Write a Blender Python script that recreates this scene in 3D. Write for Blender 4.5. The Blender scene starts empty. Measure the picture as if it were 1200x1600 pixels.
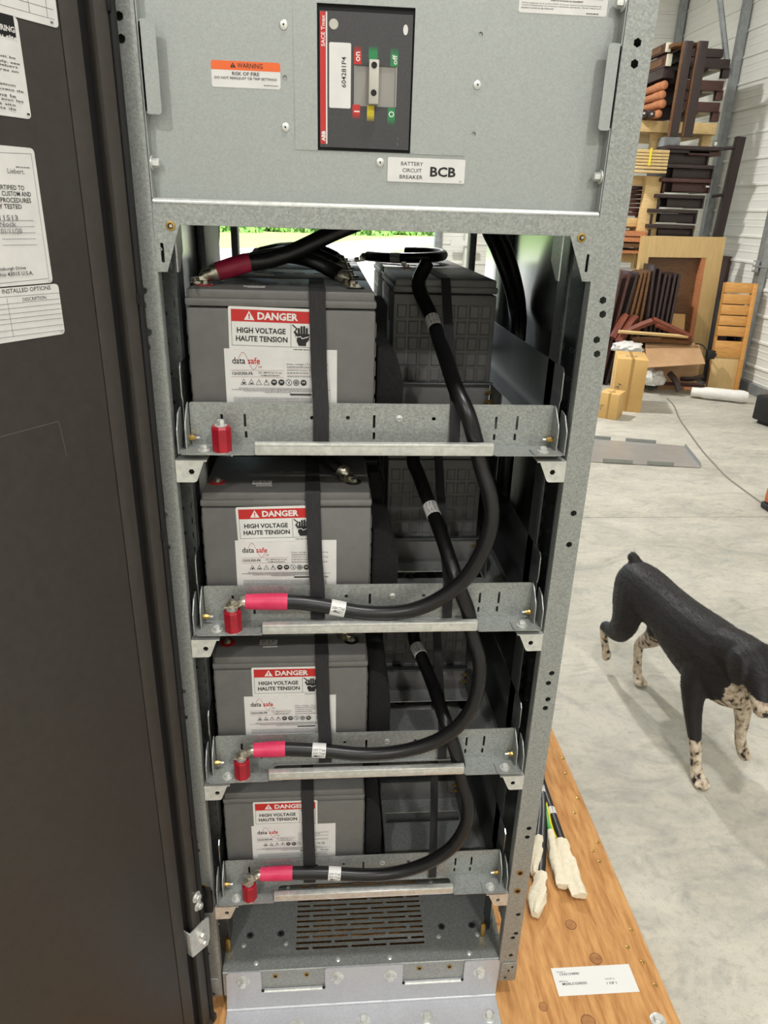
import bpy, bmesh, math, random
from mathutils import Vector, Matrix
random.seed(7)
S = bpy.context.scene
COL = S.collection
# ------------------------------------------------------------------ camera
FPX = 1119.38
CAM = Vector((-0.1069, -1.1688, 1.7685))
RW = Matrix(((0.9967, -0.0029, 0.0807), (-0.0754, -0.3895, 0.9179), (0.0288, -0.9210, -0.3885)))  # columns: right, down, forward
cam = bpy.data.objects.new('camera', bpy.data.cameras.new('camera'))
COL.objects.link(cam)
cx, cy, cz = RW.col[0].normalized(), RW.col[1].normalized(), RW.col[2].normalized()
m3 = Matrix((cx, -cy, -cz)).transposed()
cam.matrix_world = Matrix.Translation(CAM) @ m3.to_4x4()
cam.data.sensor_fit = 'VERTICAL'
cam.data.sensor_height = 24.0
cam.data.lens = FPX / 1600.0 * 24.0
cam.data.clip_start = 0.02
cam.data.clip_end = 500
S.camera = cam
# ------------------------------------------------------------------ sky, sun, exposure
W = bpy.data.worlds.new('world'); S.world = W; W.use_nodes = True
nt = W.node_tree
sky = nt.nodes.new('ShaderNodeTexSky'); sky.sky_type = 'NISHITA'
sky.sun_disc = False; sky.sun_elevation = math.radians(52); sky.sun_rotation = math.radians(150)
nt.nodes['Background'].inputs['Strength'].default_value = 0.5
nt.links.new(sky.outputs[0], nt.nodes['Background'].inputs['Color'])
sd = bpy.data.lights.new('sun', 'SUN'); sd.energy = 16.0; sd.angle = 0.01; sd.color = (1, .96, .9)
sun = bpy.data.objects.new('sun', sd); COL.objects.link(sun)
sun.rotation_euler = (math.radians(40), 0, math.radians(35))
S.view_settings.view_transform = 'Standard'; S.view_settings.look = 'None'
S.view_settings.exposure = -0.12; S.view_settings.gamma = 1.0
S.view_settings.use_curve_mapping = False
try:
    S.cycles.use_denoising = True
    S.cycles.max_bounces = 8
    S.cycles.sample_clamp_indirect = 6
except Exception: pass
LAMPS = [(0.6, -0.75, 110), (1.7, -4.8, 190), (-3.6, 1.6, 20), (-3.2, 7.0, 40), (0.2, 6.6, 420), (3.6, 5.2, 60), (-2.0, -4.8, 190)]      # x, y, power of the high-bay lamps

# ------------------------------------------------------------------ helpers
def at(px, py, Y=None, Z=None, X=None):
    d = RW @ Vector((px - 600, py - 800, FPX))
    if Y is not None: t = (Y - CAM.y) / d.y
    elif Z is not None: t = (Z - CAM.z) / d.z
    else: t = (X - CAM.x) / d.x
    return CAM + d * t

def lin(h):
    h = h.lstrip('#'); c = [int(h[i:i+2], 16) / 255 for i in (0, 2, 4)]
    return tuple((v / 12.92 if v <= .04045 else ((v + .055) / 1.055) ** 2.4) for v in c) + (1,)

MATS = {}
def mat(name, col, rough=.5, metal=0, col2=None, scale=20, detail=4, stretch=(1, 1, 1), bump=0, bscale=60, coat=0, kind='noise', fac=(.35, .65), spec=.5, trans=0, emit=None, emits=0, aniso=0):
    m = bpy.data.materials.new(name); m.use_nodes = True
    n = m.node_tree.nodes; l = m.node_tree.links; b = n['Principled BSDF']
    col = lin(col) if isinstance(col, str) else tuple(col) + (1,)
    b.inputs['Base Color'].default_value = col
    b.inputs['Roughness'].default_value = rough; b.inputs['Metallic'].default_value = metal
    b.inputs['Specular IOR Level'].default_value = spec
    b.inputs['Coat Weight'].default_value = coat
    b.inputs['Transmission Weight'].default_value = trans
    if emit:
        b.inputs['Emission Color'].default_value = lin(emit); b.inputs['Emission Strength'].default_value = emits
    if col2 or bump:
        tc = n.new('ShaderNodeTexCoord'); mp = n.new('ShaderNodeMapping'); mp.inputs['Scale'].default_value = stretch
        l.new(tc.outputs['Object'], mp.inputs['Vector'])
    if col2:
        c2 = lin(col2) if isinstance(col2, str) else tuple(col2) + (1,)
        if kind == 'voronoi':
            t = n.new('ShaderNodeTexVoronoi'); t.inputs['Scale'].default_value = scale
            sep = n.new('ShaderNodeSeparateColor'); l.new(t.outputs['Color'], sep.inputs[0]); out = sep.outputs[0]
            nz = n.new('ShaderNodeTexNoise'); nz.inputs['Scale'].default_value = scale * .9; nz.inputs['Detail'].default_value = 5
            l.new(mp.outputs[0], nz.inputs['Vector'])
            ad = n.new('ShaderNodeMath'); ad.operation = 'ADD'; ad.use_clamp = False
            mu = n.new('ShaderNodeMath'); mu.operation = 'MULTIPLY'; mu.inputs[1].default_value = .35
            l.new(out, mu.inputs[0]); l.new(mu.outputs[0], ad.inputs[0])
            mu2 = n.new('ShaderNodeMath'); mu2.operation = 'MULTIPLY'; mu2.inputs[1].default_value = .65
            l.new(nz.outputs[0], mu2.inputs[0]); l.new(mu2.outputs[0], ad.inputs[1]); out = ad.outputs[0]
        else:
            t = n.new('ShaderNodeTexNoise'); t.inputs['Scale'].default_value = scale; t.inputs['Detail'].default_value = detail
            t.inputs['Roughness'].default_value = .6
            out = t.outputs[0]
        l.new(mp.outputs[0], t.inputs['Vector'])
        r = n.new('ShaderNodeValToRGB'); r.color_ramp.elements[0].position = fac[0]; r.color_ramp.elements[1].position = fac[1]
        r.color_ramp.elements[0].color = col; r.color_ramp.elements[1].color = c2
        l.new(out, r.inputs[0]); l.new(r.outputs[0], b.inputs['Base Color'])
    if bump:
        t2 = n.new('ShaderNodeTexNoise'); t2.inputs['Scale'].default_value = bscale; t2.inputs['Detail'].default_value = 3
        l.new(mp.outputs[0], t2.inputs['Vector'])
        bp = n.new('ShaderNodeBump'); bp.inputs['Strength'].default_value = bump; bp.inputs['Distance'].default_value = .004
        l.new(t2.outputs[0], bp.inputs['Height']); l.new(bp.outputs[0], b.inputs['Normal'])
    MATS[name] = m
    return m

mat('galv', '#858886', .42, .5, '#a9aca9', 330, kind='voronoi', fac=(.2, .8), bump=.04, bscale=300)
mat('galv_bright', '#b2b3b8', .4, .3, '#c2c3c8', 300, kind='voronoi', fac=(.2, .8), bump=.04, bscale=300)
mat('galv_panel', '#989c9a', .5, .4, '#a4a8a5', 420, kind='voronoi', fac=(.2, .8), bump=.04, bscale=500)
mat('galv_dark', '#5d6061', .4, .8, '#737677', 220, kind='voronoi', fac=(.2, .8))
mat('galv_sheet', '#a3a7a8', .2, .95, '#b2b6b7', 14, stretch=(1, 8, .3), fac=(.3, .7))
mat('sheet_steel', '#aaa8a5', .3, .45, '#b6b4b1', 9, fac=(.3, .7))
mat('zinc', '#c3c5c2', .3, .6, '#e2e2de', 90, fac=(.3, .7))
mat('brass', '#a98a4c', .32, .85)
mat('tin', '#a9a294', .3, .95, '#d8d2c4', 120, fac=(.35, .7), bump=.2, bscale=90)
mat('door_black', '#37332f', .5, 0, '#3c3834', 60, bump=.06, bscale=900, spec=.35)
mat('door_fitting_and_shade', '#161517', .55, 0, spec=.3)  # black of the small fittings; also stands for shade in the edge channel
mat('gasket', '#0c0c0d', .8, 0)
mat('scuff', '#524e4a', .6)
mat('battery_grey', '#62615f', .5, 0, '#686765', 30, bump=.05, bscale=700)
mat('black_cable', '#100f10', .36, 0, spec=.45)
mat('shrink_red', '#c21d4c', .42, 0, '#d0325c', 40, bump=.1, bscale=120)
mat('shrink_dark', '#8c1238', .5, 0, '#a3183f', 60)
mat('red_standoff', '#8e0f22', .38, 0, '#a51528', 40)
mat('red_seal', '#a81417', .4)
mat('webbing', '#1b1a1c', .75, 0, '#29282a', 400, stretch=(1, 1, .08), bump=.3, bscale=900)
mat('foam', '#0b0a0a', .95, 0, '#1a1919', 300, bump=.6, bscale=400)
mat('white_print', '#d8d7d4', .5)
mat('label_white', '#d2d0ce', .5, 0, '#d9d7d5', 30)
mat('ink', '#151416', .6)
mat('ink_grey', '#6f6d72', .6)
mat('print_red', '#b91f1e', .5)
mat('print_wine', '#8e2b3c', .5)
mat('print_orange', '#e2642a', .5)
mat('print_green', '#1d7a45', .5)
mat('print_yellow', '#c8b51e', .5)
mat('breaker_black', '#343436', .5, 0, '#3c3c3e', 300)
mat('breaker_grey', '#8e8b86', .5)
mat('breaker_handle', '#b9b6ad', .45)
mat('pure_black', '#050505', .7)
def concrete():
    m = mat('concrete', '#a09d94', .62, 0, '#c4c0b5', 1.3, 10, stretch=(1, 1.5, 1), fac=(.32, .66), bump=.12, bscale=40, spec=.3)
    n = m.node_tree.nodes; l = m.node_tree.links; b = n['Principled BSDF']; src = b.inputs['Base Color'].links[0].from_socket
    tc = n.new('ShaderNodeTexCoord')
    for sc_, dist, lo, hi, c0, f_ in ((5, 1.6, .42, .62, '#d2cbb8', .35), (2.6, 2.5, .52, .72, '#84837f', .5), (38, 0, .5, .72, '#8a867c', .38), (190, 0, .52, .7, '#7c786e', .32)):
        nz = n.new('ShaderNodeTexNoise'); nz.inputs['Scale'].default_value = sc_; nz.inputs['Detail'].default_value = 7; nz.inputs['Distortion'].default_value = dist; nz.inputs['Roughness'].default_value = .62
        mp = n.new('ShaderNodeMapping'); mp.inputs['Location'].default_value = (sc_*3.1, sc_, 0); mp.inputs['Scale'].default_value = (1, 1.7 if sc_ < 10 else 1, 1); l.new(tc.outputs['Object'], mp.inputs['Vector']); l.new(mp.outputs[0], nz.inputs['Vector'])
        r = n.new('ShaderNodeMapRange'); r.inputs[1].default_value = lo; r.inputs[2].default_value = hi; r.inputs[4].default_value = f_; l.new(nz.outputs[0], r.inputs[0])
        mx = n.new('ShaderNodeMix'); mx.data_type = 'RGBA'; l.new(r.outputs[0], mx.inputs[0]); l.new(src, mx.inputs[6]); mx.inputs[7].default_value = lin(c0); src = mx.outputs[2]
    l.new(src, b.inputs['Base Color'])
concrete()
mat('joint', '#7b766c', .9)
mat('wall_white', '#e2e2da', .45, 0, '#e9e9e2', 3, fac=(.3, .7))
mat('ceiling_white', '#d9d9d3', .8)
mat('steel_column', '#8d9194', .45, .5, '#a0a4a6', 14)
mat('plywood', '#a4703f', .6, 0, '#c8965e', 11, 9, stretch=(7, .9, 1), fac=(.34, .64), bump=.08, bscale=60, spec=.3)
mat('knot', '#8a5a30', .6, 0, '#a8733f', 60)
mat('knot_rim', '#7a4a24', .7)
mat('pine', '#c4a36a', .65, 0, '#d9be8c', 12, 6, stretch=(1, 1, 7), fac=(.3, .7))
mat('pine_long', '#c4a36a', .65, 0, '#dac08e', 12, 6, stretch=(1.2, 7, 7), fac=(.3, .7))
mat('maple', '#c2a26b', .5, 0, '#cfb17c', 6, 5, stretch=(5, 5, .8), fac=(.3, .7))
mat('honey', '#bd8440', .45, 0, '#d39d58', 8, 5, stretch=(1, 3, 8), fac=(.3, .7))
mat('espresso', '#281c1b', .4, 0, '#342524', 14, stretch=(1, 4, 6))
mat('espresso_red', '#3e2320', .4, 0, '#4d2c27', 14, stretch=(1, 4, 6))
mat('walnut', '#57391f', .5, 0, '#6e4a2a', 10, stretch=(1, 1, 6))
mat('mahogany', '#5f2a1b', .45, 0, '#7a3b25', 14, stretch=(4, 1, 1))
mat('orange_wood', '#ab6a43', .55, 0, '#c4845a', 14, stretch=(4, 1, 4))
mat('cream', '#d9d2bd', .6)
mat('cardboard', '#b98f5b', .8, 0, '#c49a66', 5, stretch=(6, 1, 1))
mat('cardboard_pale', '#ac8862', .8, 0, '#b89470', 5)
mat('cardboard_new', '#c9a263', .75, 0, '#d3ad6e', 4)
mat('tape', '#b08a50', .3)
mat('bubble', '#c8c6c2', .3, 0, '#e4e3e0', 40, bump=.8, bscale=50)
mat('white_wrap', '#dddbd6', .4, 0, '#e6e4df', 20)
mat('grass', '#7d9150', .9, 0, '#9aa864', 2, 8)
mat('driveway', '#b9b5aa', .9, 0, '#c8c4ba', 2, 6)
mat('leaf', '#4e7a34', .7, 0, '#7ba14e', 4, 6)
mat('bark', '#4d3b2a', .9)
mat('canvas', '#d8cdb4', .85, 0, '#e3d9c2', 60, bump=.4, bscale=140)
mat('cable_green', '#3f9a3a', .4)
mat('cable_yellow', '#e0cf2e', .4)
mat('plastic_black', '#131313', .5)
mat('plastic_orange', '#b4652c', .5)
mat('lamp_shell', '#5c5e60', .5, .5)
mat('lamp_glow', '#ffffff', .5, emit='#fff6e8', emits=14)

FRONT = lambda x, y, z: Matrix(((1, 0, 0, x), (0, 0, -1, y), (0, 1, 0, z), (0, 0, 0, 1)))   # u=+X v=+Z w=-Y
TOP = lambda x, y, z: Matrix.Translation((x, y, z))
def frame(o, u, v):
    u = Vector(u).normalized(); w = u.cross(Vector(v)).normalized(); v = w.cross(u)
    M = Matrix((u, v, w)).transposed().to_4x4(); M.translation = Vector(o); return M

def spline(pts, n=8):
    P = [Vector(p) for p in pts]; P = [P[0] * 2 - P[1]] + P + [P[-1] * 2 - P[-2]]; out = []
    for i in range(1, len(P) - 2):
        a, b, c, d = P[i-1:i+3]
        for k in range(n):
            t = k / n
            out.append(.5 * ((2*b) + (c - a)*t + (2*a - 5*b + 4*c - d)*t*t + (3*b - a - 3*c + d)*t**3))
    out.append(P[-2]); return out

class MB:
    def __init__(s): s.v = []; s.f = []; s.m = []
    def add(s, vs, fs, m=0, M=None):
        o = len(s.v)
        s.v += [tuple(M @ Vector(p)) for p in vs] if M is not None else [tuple(p) for p in vs]
        s.f += [tuple(i + o for i in f) for f in fs]; s.m += [m] * len(fs); return s
    def box(s, x0, x1, y0, y1, z0, z1, m=0, bev=0, M=None):
        if x0 > x1: x0, x1 = x1, x0
        if y0 > y1: y0, y1 = y1, y0
        if z0 > z1: z0, z1 = z1, z0
        bev = min(bev, .45 * (x1-x0), .45 * (y1-y0), .45 * (z1-z0))
        if bev <= 0:
            vs = [(x, y, z) for z in (z0, z1) for y in (y0, y1) for x in (x0, x1)]
            return s.add(vs, [(0,2,3,1), (4,5,7,6), (0,1,5,4), (2,6,7,3), (0,4,6,2), (1,3,7,5)], m, M)
        b = bmesh.new(); bmesh.ops.create_cube(b, size=1)
        for q in b.verts: q.co = Vector(((x0+x1)/2 + q.co.x*(x1-x0), (y0+y1)/2 + q.co.y*(y1-y0), (z0+z1)/2 + q.co.z*(z1-z0)))
        bmesh.ops.bevel(b, geom=b.edges[:] + b.verts[:], offset=bev, segments=2, affect='EDGES', profile=.5)
        return s.bm(b, m, M)
    def bm(s, b, m=0, M=None):
        b.verts.index_update()
        s.add([q.co[:] for q in b.verts], [[q.index for q in f.verts] for f in b.faces], m, M); b.free(); return s
    def prism(s, poly, t0, t1, m=0, M=None):      # polygon in uv, from w=t0 to t1
        n = len(poly)
        ar = sum(poly[i][0]*poly[(i+1) % n][1] - poly[(i+1) % n][0]*poly[i][1] for i in range(n))
        if ar < 0: poly = poly[::-1]
        vs = [(p[0], p[1], t0) for p in poly] + [(p[0], p[1], t1) for p in poly]
        fs = [tuple(range(n))[::-1], tuple(range(n, 2*n))] + [(i, (i+1) % n, n+(i+1) % n, n+i) for i in range(n)]
        return s.add(vs, fs, m, M)
    def tube(s, pts, r, n=12, m=0, cap=True, flat=None):
        P = [Vector(p) for p in pts]; k = len(P)
        R = r if isinstance(r, (list, tuple)) else [r]*k
        T = [(P[min(i+1, k-1)] - P[max(i-1, 0)]).normalized() for i in range(k)]
        u = T[0].orthogonal().normalized(); vs = []
        if flat: u = (Vector(flat) - T[0]*T[0].dot(Vector(flat))).normalized()
        for i in range(k):
            u = (u - T[i]*T[i].dot(u)).normalized(); w = T[i].cross(u)
            for j in range(n):
                a = 2*math.pi*j/n; vs.append(P[i] + (u*math.cos(a) + w*math.sin(a))*R[i])
        fs = [(i*n+j, i*n+(j+1) % n, (i+1)*n+(j+1) % n, (i+1)*n+j) for i in range(k-1) for j in range(n)]
        if cap: fs += [tuple(range(n))[::-1], tuple(range((k-1)*n, k*n))]
        return s.add(vs, fs, m)
    def ribbon(s, pts, width, t, side, m=0):      # flat strap, 'side' is its width direction
        P = [Vector(p) for p in pts]; sd_ = Vector(side).normalized(); vs = []; k = len(P)
        for i in range(k):
            T = (P[min(i+1, k-1)] - P[max(i-1, 0)]).normalized(); nn = T.cross(sd_).normalized()
            for a, b in ((-1, -1), (1, -1), (1, 1), (-1, 1)): vs.append(P[i] + sd_*a*width/2 + nn*b*t/2)
        fs = [(i*4+j, i*4+(j+1) % 4, i*4+4+(j+1) % 4, i*4+4+j) for i in range(k-1) for j in range(4)]
        fs += [(3, 2, 1, 0), tuple(range(4*k-4, 4*k))]
        return s.add(vs, fs, m)
    def lathe(s, prof, n=16, m=0, M=None, hexa=False):   # prof (r, h) along w
        vs = []; 
        for r, h in prof:
            for j in range(n): a = 2*math.pi*(j+.5)/n; vs.append((r*math.cos(a), r*math.sin(a), h))
        k = len(prof)
        fs = [(i*n+j, i*n+(j+1) % n, (i+1)*n+(j+1) % n, (i+1)*n+j) for i in range(k-1) for j in range(n)]
        fs += [tuple(range(n))[::-1], tuple(range((k-1)*n, k*n))]
        return s.add(vs, fs, m, M)
    def loft(s, rings, m=0):                      # closed rings of equal count
        n = len(rings[0]); vs = [p for r in rings for p in r]; k = len(rings)
        fs = [(i*n+j, i*n+(j+1) % n, (i+1)*n+(j+1) % n, (i+1)*n+j) for i in range(k-1) for j in range(n)]
        fs += [tuple(range(n))[::-1], tuple(range((k-1)*n, k*n))]
        return s.add(vs, fs, m)
    def plate(s, outline, holes, t, m=0, M=None):  # sheet with real holes, w from 0 to t
        cu = bpy.data.curves.new('tmp', 'CURVE'); cu.dimensions = '2D'; cu.fill_mode = 'BOTH'; cu.extrude = t/2
        for poly in [outline] + holes:
            sp = cu.splines.new('POLY'); sp.points.add(len(poly)-1); sp.use_cyclic_u = True
            for q, p in zip(sp.points, poly): q.co = (p[0], p[1], 0, 1)
        o = bpy.data.objects.new('tmp', cu); me = bpy.data.meshes.new_from_object(o)
        T = Matrix.Translation((0, 0, t/2)); T = M @ T if M is not None else T
        s.add([q.co[:] for q in me.vertices], [tuple(p.vertices) for p in me.polygons], m, T)
        bpy.data.objects.remove(o); bpy.data.curves.remove(cu); bpy.data.meshes.remove(me); return s
    def text(s, txt, x0, y0, x1, y1, h=0, m=0, M=None, rot=0, bold=0, keep=False, align='C'):
        cu = bpy.data.curves.new('tmp', 'FONT'); cu.body = txt; cu.resolution_u = 2; cu.offset = max(bold*1.5, .008); cu.fill_mode = 'FRONT'
        o = bpy.data.objects.new('tmp', cu); me = bpy.data.meshes.new_from_object(o)
        vs = [Vector(q.co) for q in me.vertices]; fs = [tuple(p.vertices) for p in me.polygons]
        bpy.data.objects.remove(o); bpy.data.curves.remove(cu); bpy.data.meshes.remove(me)
        if not vs: return s
        if rot: R_ = Matrix.Rotation(math.radians(rot), 3, 'Z'); vs = [R_ @ v for v in vs]
        a0, a1 = min(v.x for v in vs), max(v.x for v in vs); b0, b1 = min(v.y for v in vs), max(v.y for v in vs)
        sx, sy = (x1-x0)/max(a1-a0, 1e-6), (y1-y0)/max(b1-b0, 1e-6)
        return s.add([(x0 + (v.x-a0)*sx, y0 + (v.y-b0)*sy, h) for v in vs], fs, m, M)

def rrect(x0, y0, x1, y1, r, n=4):
    out = []
    for cx_, cy_, a0 in ((x1-r, y1-r, 0), (x0+r, y1-r, 90), (x0+r, y0+r, 180), (x1-r, y0+r, 270)):
        for k in range(n+1):
            a = math.radians(a0 + 90*k/n); out.append((cx_ + r*math.cos(a), cy_ + r*math.sin(a)))
    return out
def circ(x, y, r, n=10, ph=0): return [(x + r*math.cos(2*math.pi*k/n + ph), y + r*math.sin(2*math.pi*k/n + ph)) for k in range(n)]
def rect(x0, y0, x1, y1): return [(x0, y0), (x1, y0), (x1, y1), (x0, y1)]

BASE = {}
def tag(o, label=None, cat=None, group=None, kind=None):
    for k, v in (('label', label), ('category', cat), ('group', group), ('kind', kind)):
        if v: o[k] = v
    return o
def mesh_of(name, mb, mats, angle=35):
    me = bpy.data.meshes.new(name); me.from_pydata(mb.v, [], mb.f)
    for q in (mats if isinstance(mats, (list, tuple)) else [mats]): me.materials.append(MATS[q])
    me.polygons.foreach_set('material_index', mb.m); me.polygons.foreach_set('use_smooth', [True]*len(mb.f))
    me.update()
    try: me.set_sharp_from_angle(angle=math.radians(angle))
    except Exception: pass
    return me
def obj(name, mb, mats, parent=None, label=None, cat=None, group=None, kind=None, loc=None, angle=35):
    """mb in world coordinates; the object is parented so that it stays there. loc: origin of a top-level mesh."""
    off = Vector(BASE.get(parent.name, (0, 0, 0))) if parent else Vector(loc or (0, 0, 0))
    if off.length > 0: mb.v = [(p[0]-off.x, p[1]-off.y, p[2]-off.z) for p in mb.v]
    o = bpy.data.objects.new(name, mesh_of(name, mb, mats, angle)); COL.objects.link(o)
    if parent: o.parent = parent
    else: o.location = off
    BASE[o.name] = tuple(off)
    return tag(o, label, cat, group, kind)
def thing(name, label, cat, loc=(0, 0, 0), group=None, kind=None):
    o = bpy.data.objects.new(name, None); COL.objects.link(o); o.location = loc; o.empty_display_size = .05
    BASE[o.name] = tuple(loc); return tag(o, label, cat, group, kind)
def copy_tree(o, parent=None, loc=None, rotz=None):
    c = o.copy(); COL.objects.link(c)
    if parent: c.parent = parent
    if loc is not None: c.location = loc
    if rotz is not None: c.rotation_euler[2] = rotz
    for ch in list(o.children): copy_tree(ch, c)
    return c
def sheet(w, h, elems, r=.003, t=.0004, M=None, base=0):
    """printed sheet: elems in metres from its lower left corner; returns MB. element: (kind, material index, ...)"""
    mb = MB(); mb.prism(rrect(0, 0, w, h, r, 3) if r else rect(0, 0, w, h), 0, t, base, M)
    k = t
    for e in elems:
        k += .00006
        if e[0] == 'r': mb.add([(e[2], e[3], k), (e[4], e[3], k), (e[4], e[5], k), (e[2], e[5], k)], [(0, 1, 2, 3)], e[1], M)
        elif e[0] == 'p':
            mb.add([(p[0], p[1], k) for p in e[2]], [tuple(range(len(e[2])))], e[1], M)
        elif e[0] == 't': mb.text(e[2], e[3], e[4], e[5], e[6], k, e[1], M, rot=e[7] if len(e) > 7 else 0, bold=e[8] if len(e) > 8 else 0)
        elif e[0] == 'l':                        # polyline with width
            pts, wd = e[2], e[3]
            for a, b in zip(pts, pts[1:]):
                a = Vector(a); b = Vector(b); d = (b-a).normalized(); nn = Vector((-d.y, d.x))*wd/2; d = d*wd/2
                mb.add([(*(a-nn-d), k), (*(b-nn+d), k), (*(b+nn+d), k), (*(a+nn-d), k)], [(0, 1, 2, 3)], e[1], M)
        elif e[0] == 'b':                        # illegible small print: broken dashes in a row
            x, x1, y, hh = e[2], e[3], e[4], e[5]; rr = random.Random(int(x*1e5)+int(y*1e6))
            while x < x1:
                w_ = rr.uniform(.8, 3.2)*hh; mb.add([(x, y, k), (min(x+w_, x1), y, k), (min(x+w_, x1), y+hh, k), (x, y+hh, k)], [(0, 1, 2, 3)], e[1], M); x += w_ + hh*.7
    return mb
def bolt(mb, M, r, h, m=0, washer=True, n=6):
    if washer: mb.lathe([(r*1.75, 0), (r*1.75, r*.25), (r*1.6, r*.3)], 16, m, M)
    mb.lathe([(r*1.12, r*.3), (r*1.12, h*.85), (r*.95, h)], n, m, M)
    return mb
# ------------------------------------------------------------------ the building
F = -0.19                                   # shop floor level (z = 0 is the underside of the cabinet posts)
XR, YB, XL, YF, ZC = 5.15, 11.0, -7.0, -7.0, 5.7
floor = thing('floor', 'pale grey concrete shop floor with a straight control joint', 'floor', (0, 0, F), kind='structure')
obj('subfloor', MB().box(XL, XR, YF, YB, F-.2, F-.02), 'joint', floor)
for y0, y1 in ((YF, 3.347), (3.353, YB)):
    for x0, x1 in ((XL, -2.203), (-2.197, XR)):
        obj('concrete_slab', MB().box(x0, x1, y0, y1, F-.03, F, bev=.002), 'concrete', floor)
crk = [at(*p, Z=F+.001) for p in ((1042, 622), (1053, 634), (1062, 655), (1078, 678), (1098, 705), (1115, 724), (1135, 745), (1160, 764), (1190, 786))]
obj('floor_crack', MB().ribbon(spline(crk, 4), .022, .002, (1, .35, 0)), 'joint', floor, label='grey crack curving across the concrete')

def rib_wall(name, label, fr, length, z0, z1, gaps=()):
    """ribbed white steel sheets; fr maps (along, up, out)"""
    w = thing(name, label, 'wall', fr @ Vector((0, z0, 0)), kind='structure')
    prof = []
    z = z0
    n = int(round((z1-z0)/.3)); ph = (z1-z0)/n
    k = 0
    while k < n:
        kk = min(3, n-k)
        for (a, b) in ([(0, length)] if not gaps else gaps_split(length, gaps, z0 + k*ph, z0+(k+kk)*ph)):
            pts = []
            for q in range(kk):
                zb = z0 + (k+q)*ph
                pts += [(zb+.002, .0), (zb+.008, .016), (zb+.030, .016), (zb+.042, .0), (zb+.125, .0), (zb+.131, .0035), (zb+.143, .0035), (zb+.149, 0), (zb+.205, .0), (zb+.211, .0035), (zb+.223, .0035), (zb+.229, 0)]
            pts.append((z0+(k+kk)*ph + .004, 0))
            mb = MB(); vs = [(a, p[0], p[1]) for p in pts] + [(b, p[0], p[1]) for p in pts] + [(a, pts[-1][0], -.01), (b, pts[-1][0], -.01), (a, pts[0][0], -.01), (b, pts[0][0], -.01)]
            m_ = len(pts)
            fs = [(i, i+m_, i+1+m_, i+1) for i in range(m_-1)] + [(2*m_+2, 2*m_+3, 2*m_+1, 2*m_)]
            mb.add(vs, fs, 0, fr)
            obj('wall_panel', mb, 'wall_white', w, angle=20)
        k += kk
    return w
def gaps_split(L, gaps, za, zb):
    segs = [(0, L)]
    for g0, g1, gz in gaps:
        if (za+zb)/2 < gz:
            segs = [q for a, b in segs for q in ((a, min(b, g0)), (max(a, g1), b)) if q[1]-q[0] > .01]
    return segs
fr = Matrix(((0, 0, -1, XR), (1, 0, 0, YF), (0, 1, 0, 0), (0, 0, 0, 1)))
rib_wall('wall_right', 'white ribbed steel wall running along the right side', fr, YB-YF, F, ZC)
fr = Matrix(((1, 0, 0, XL), (0, 0, -1, YB), (0, 1, 0, 0), (0, 0, 0, 1)))
OP0, OP1, OPZ = -3.6, at(683, 380, Y=YB).x, 3.7
rib_wall('wall_back', 'white ribbed steel wall at the far end with the open vehicle doorway', fr, XR-XL, F, ZC, gaps=((OP0-XL, OP1-XL, OPZ),))
obj('wall_left', MB().box(XL-.1, XL, YF, YB, F, ZC), 'wall_white', kind='structure', label='plain white wall on the far left', cat='wall')
obj('wall_front', MB().box(XL, XR, YF-.1, YF, F, ZC), 'wall_white', kind='structure', label='plain white wall behind the photographer', cat='wall')
obj('ceiling', MB().box(XL-.1, XR+.1, YF-.1, YB+.1, ZC, ZC+.1), 'ceiling_white', kind='structure', label='flat white shop ceiling', cat='ceiling')
obj('baseboard_right', MB().box(XR-.06, XR-.028, YF, YB, F, F+.13, bev=.005), 'steel_column', kind='structure', label='grey steel base rail along the white wall', cat='baseboard')
t1 = thing('trim_1', 'grey steel jambs and header framing the open vehicle doorway', 'door frame', (OP1, YB, F), kind='structure')
for x in (OP0, OP1): obj('jamb', MB().box(x-.05, x+.05, YB-.12, YB+.05, F, OPZ, bev=.004), 'steel_column', t1)
obj('header', MB().box(OP0-.05, OP1+.05, YB-.12, YB+.05, OPZ, OPZ+.15, bev=.004), 'steel_column', t1)
# white door track hardware on the back wall, right of the doorway
mb = MB(); mb.box(OP1+.42, OP1+.5, YB-.2, YB-.03, F, 3.9); mb.box(OP1+.18, OP1+.6, YB-.24, YB-.2, 1.28, 1.36)
obj('trim_2', mb, 'wall_white', kind='structure', label='white door track post beside the open doorway', cat='door track')
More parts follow.
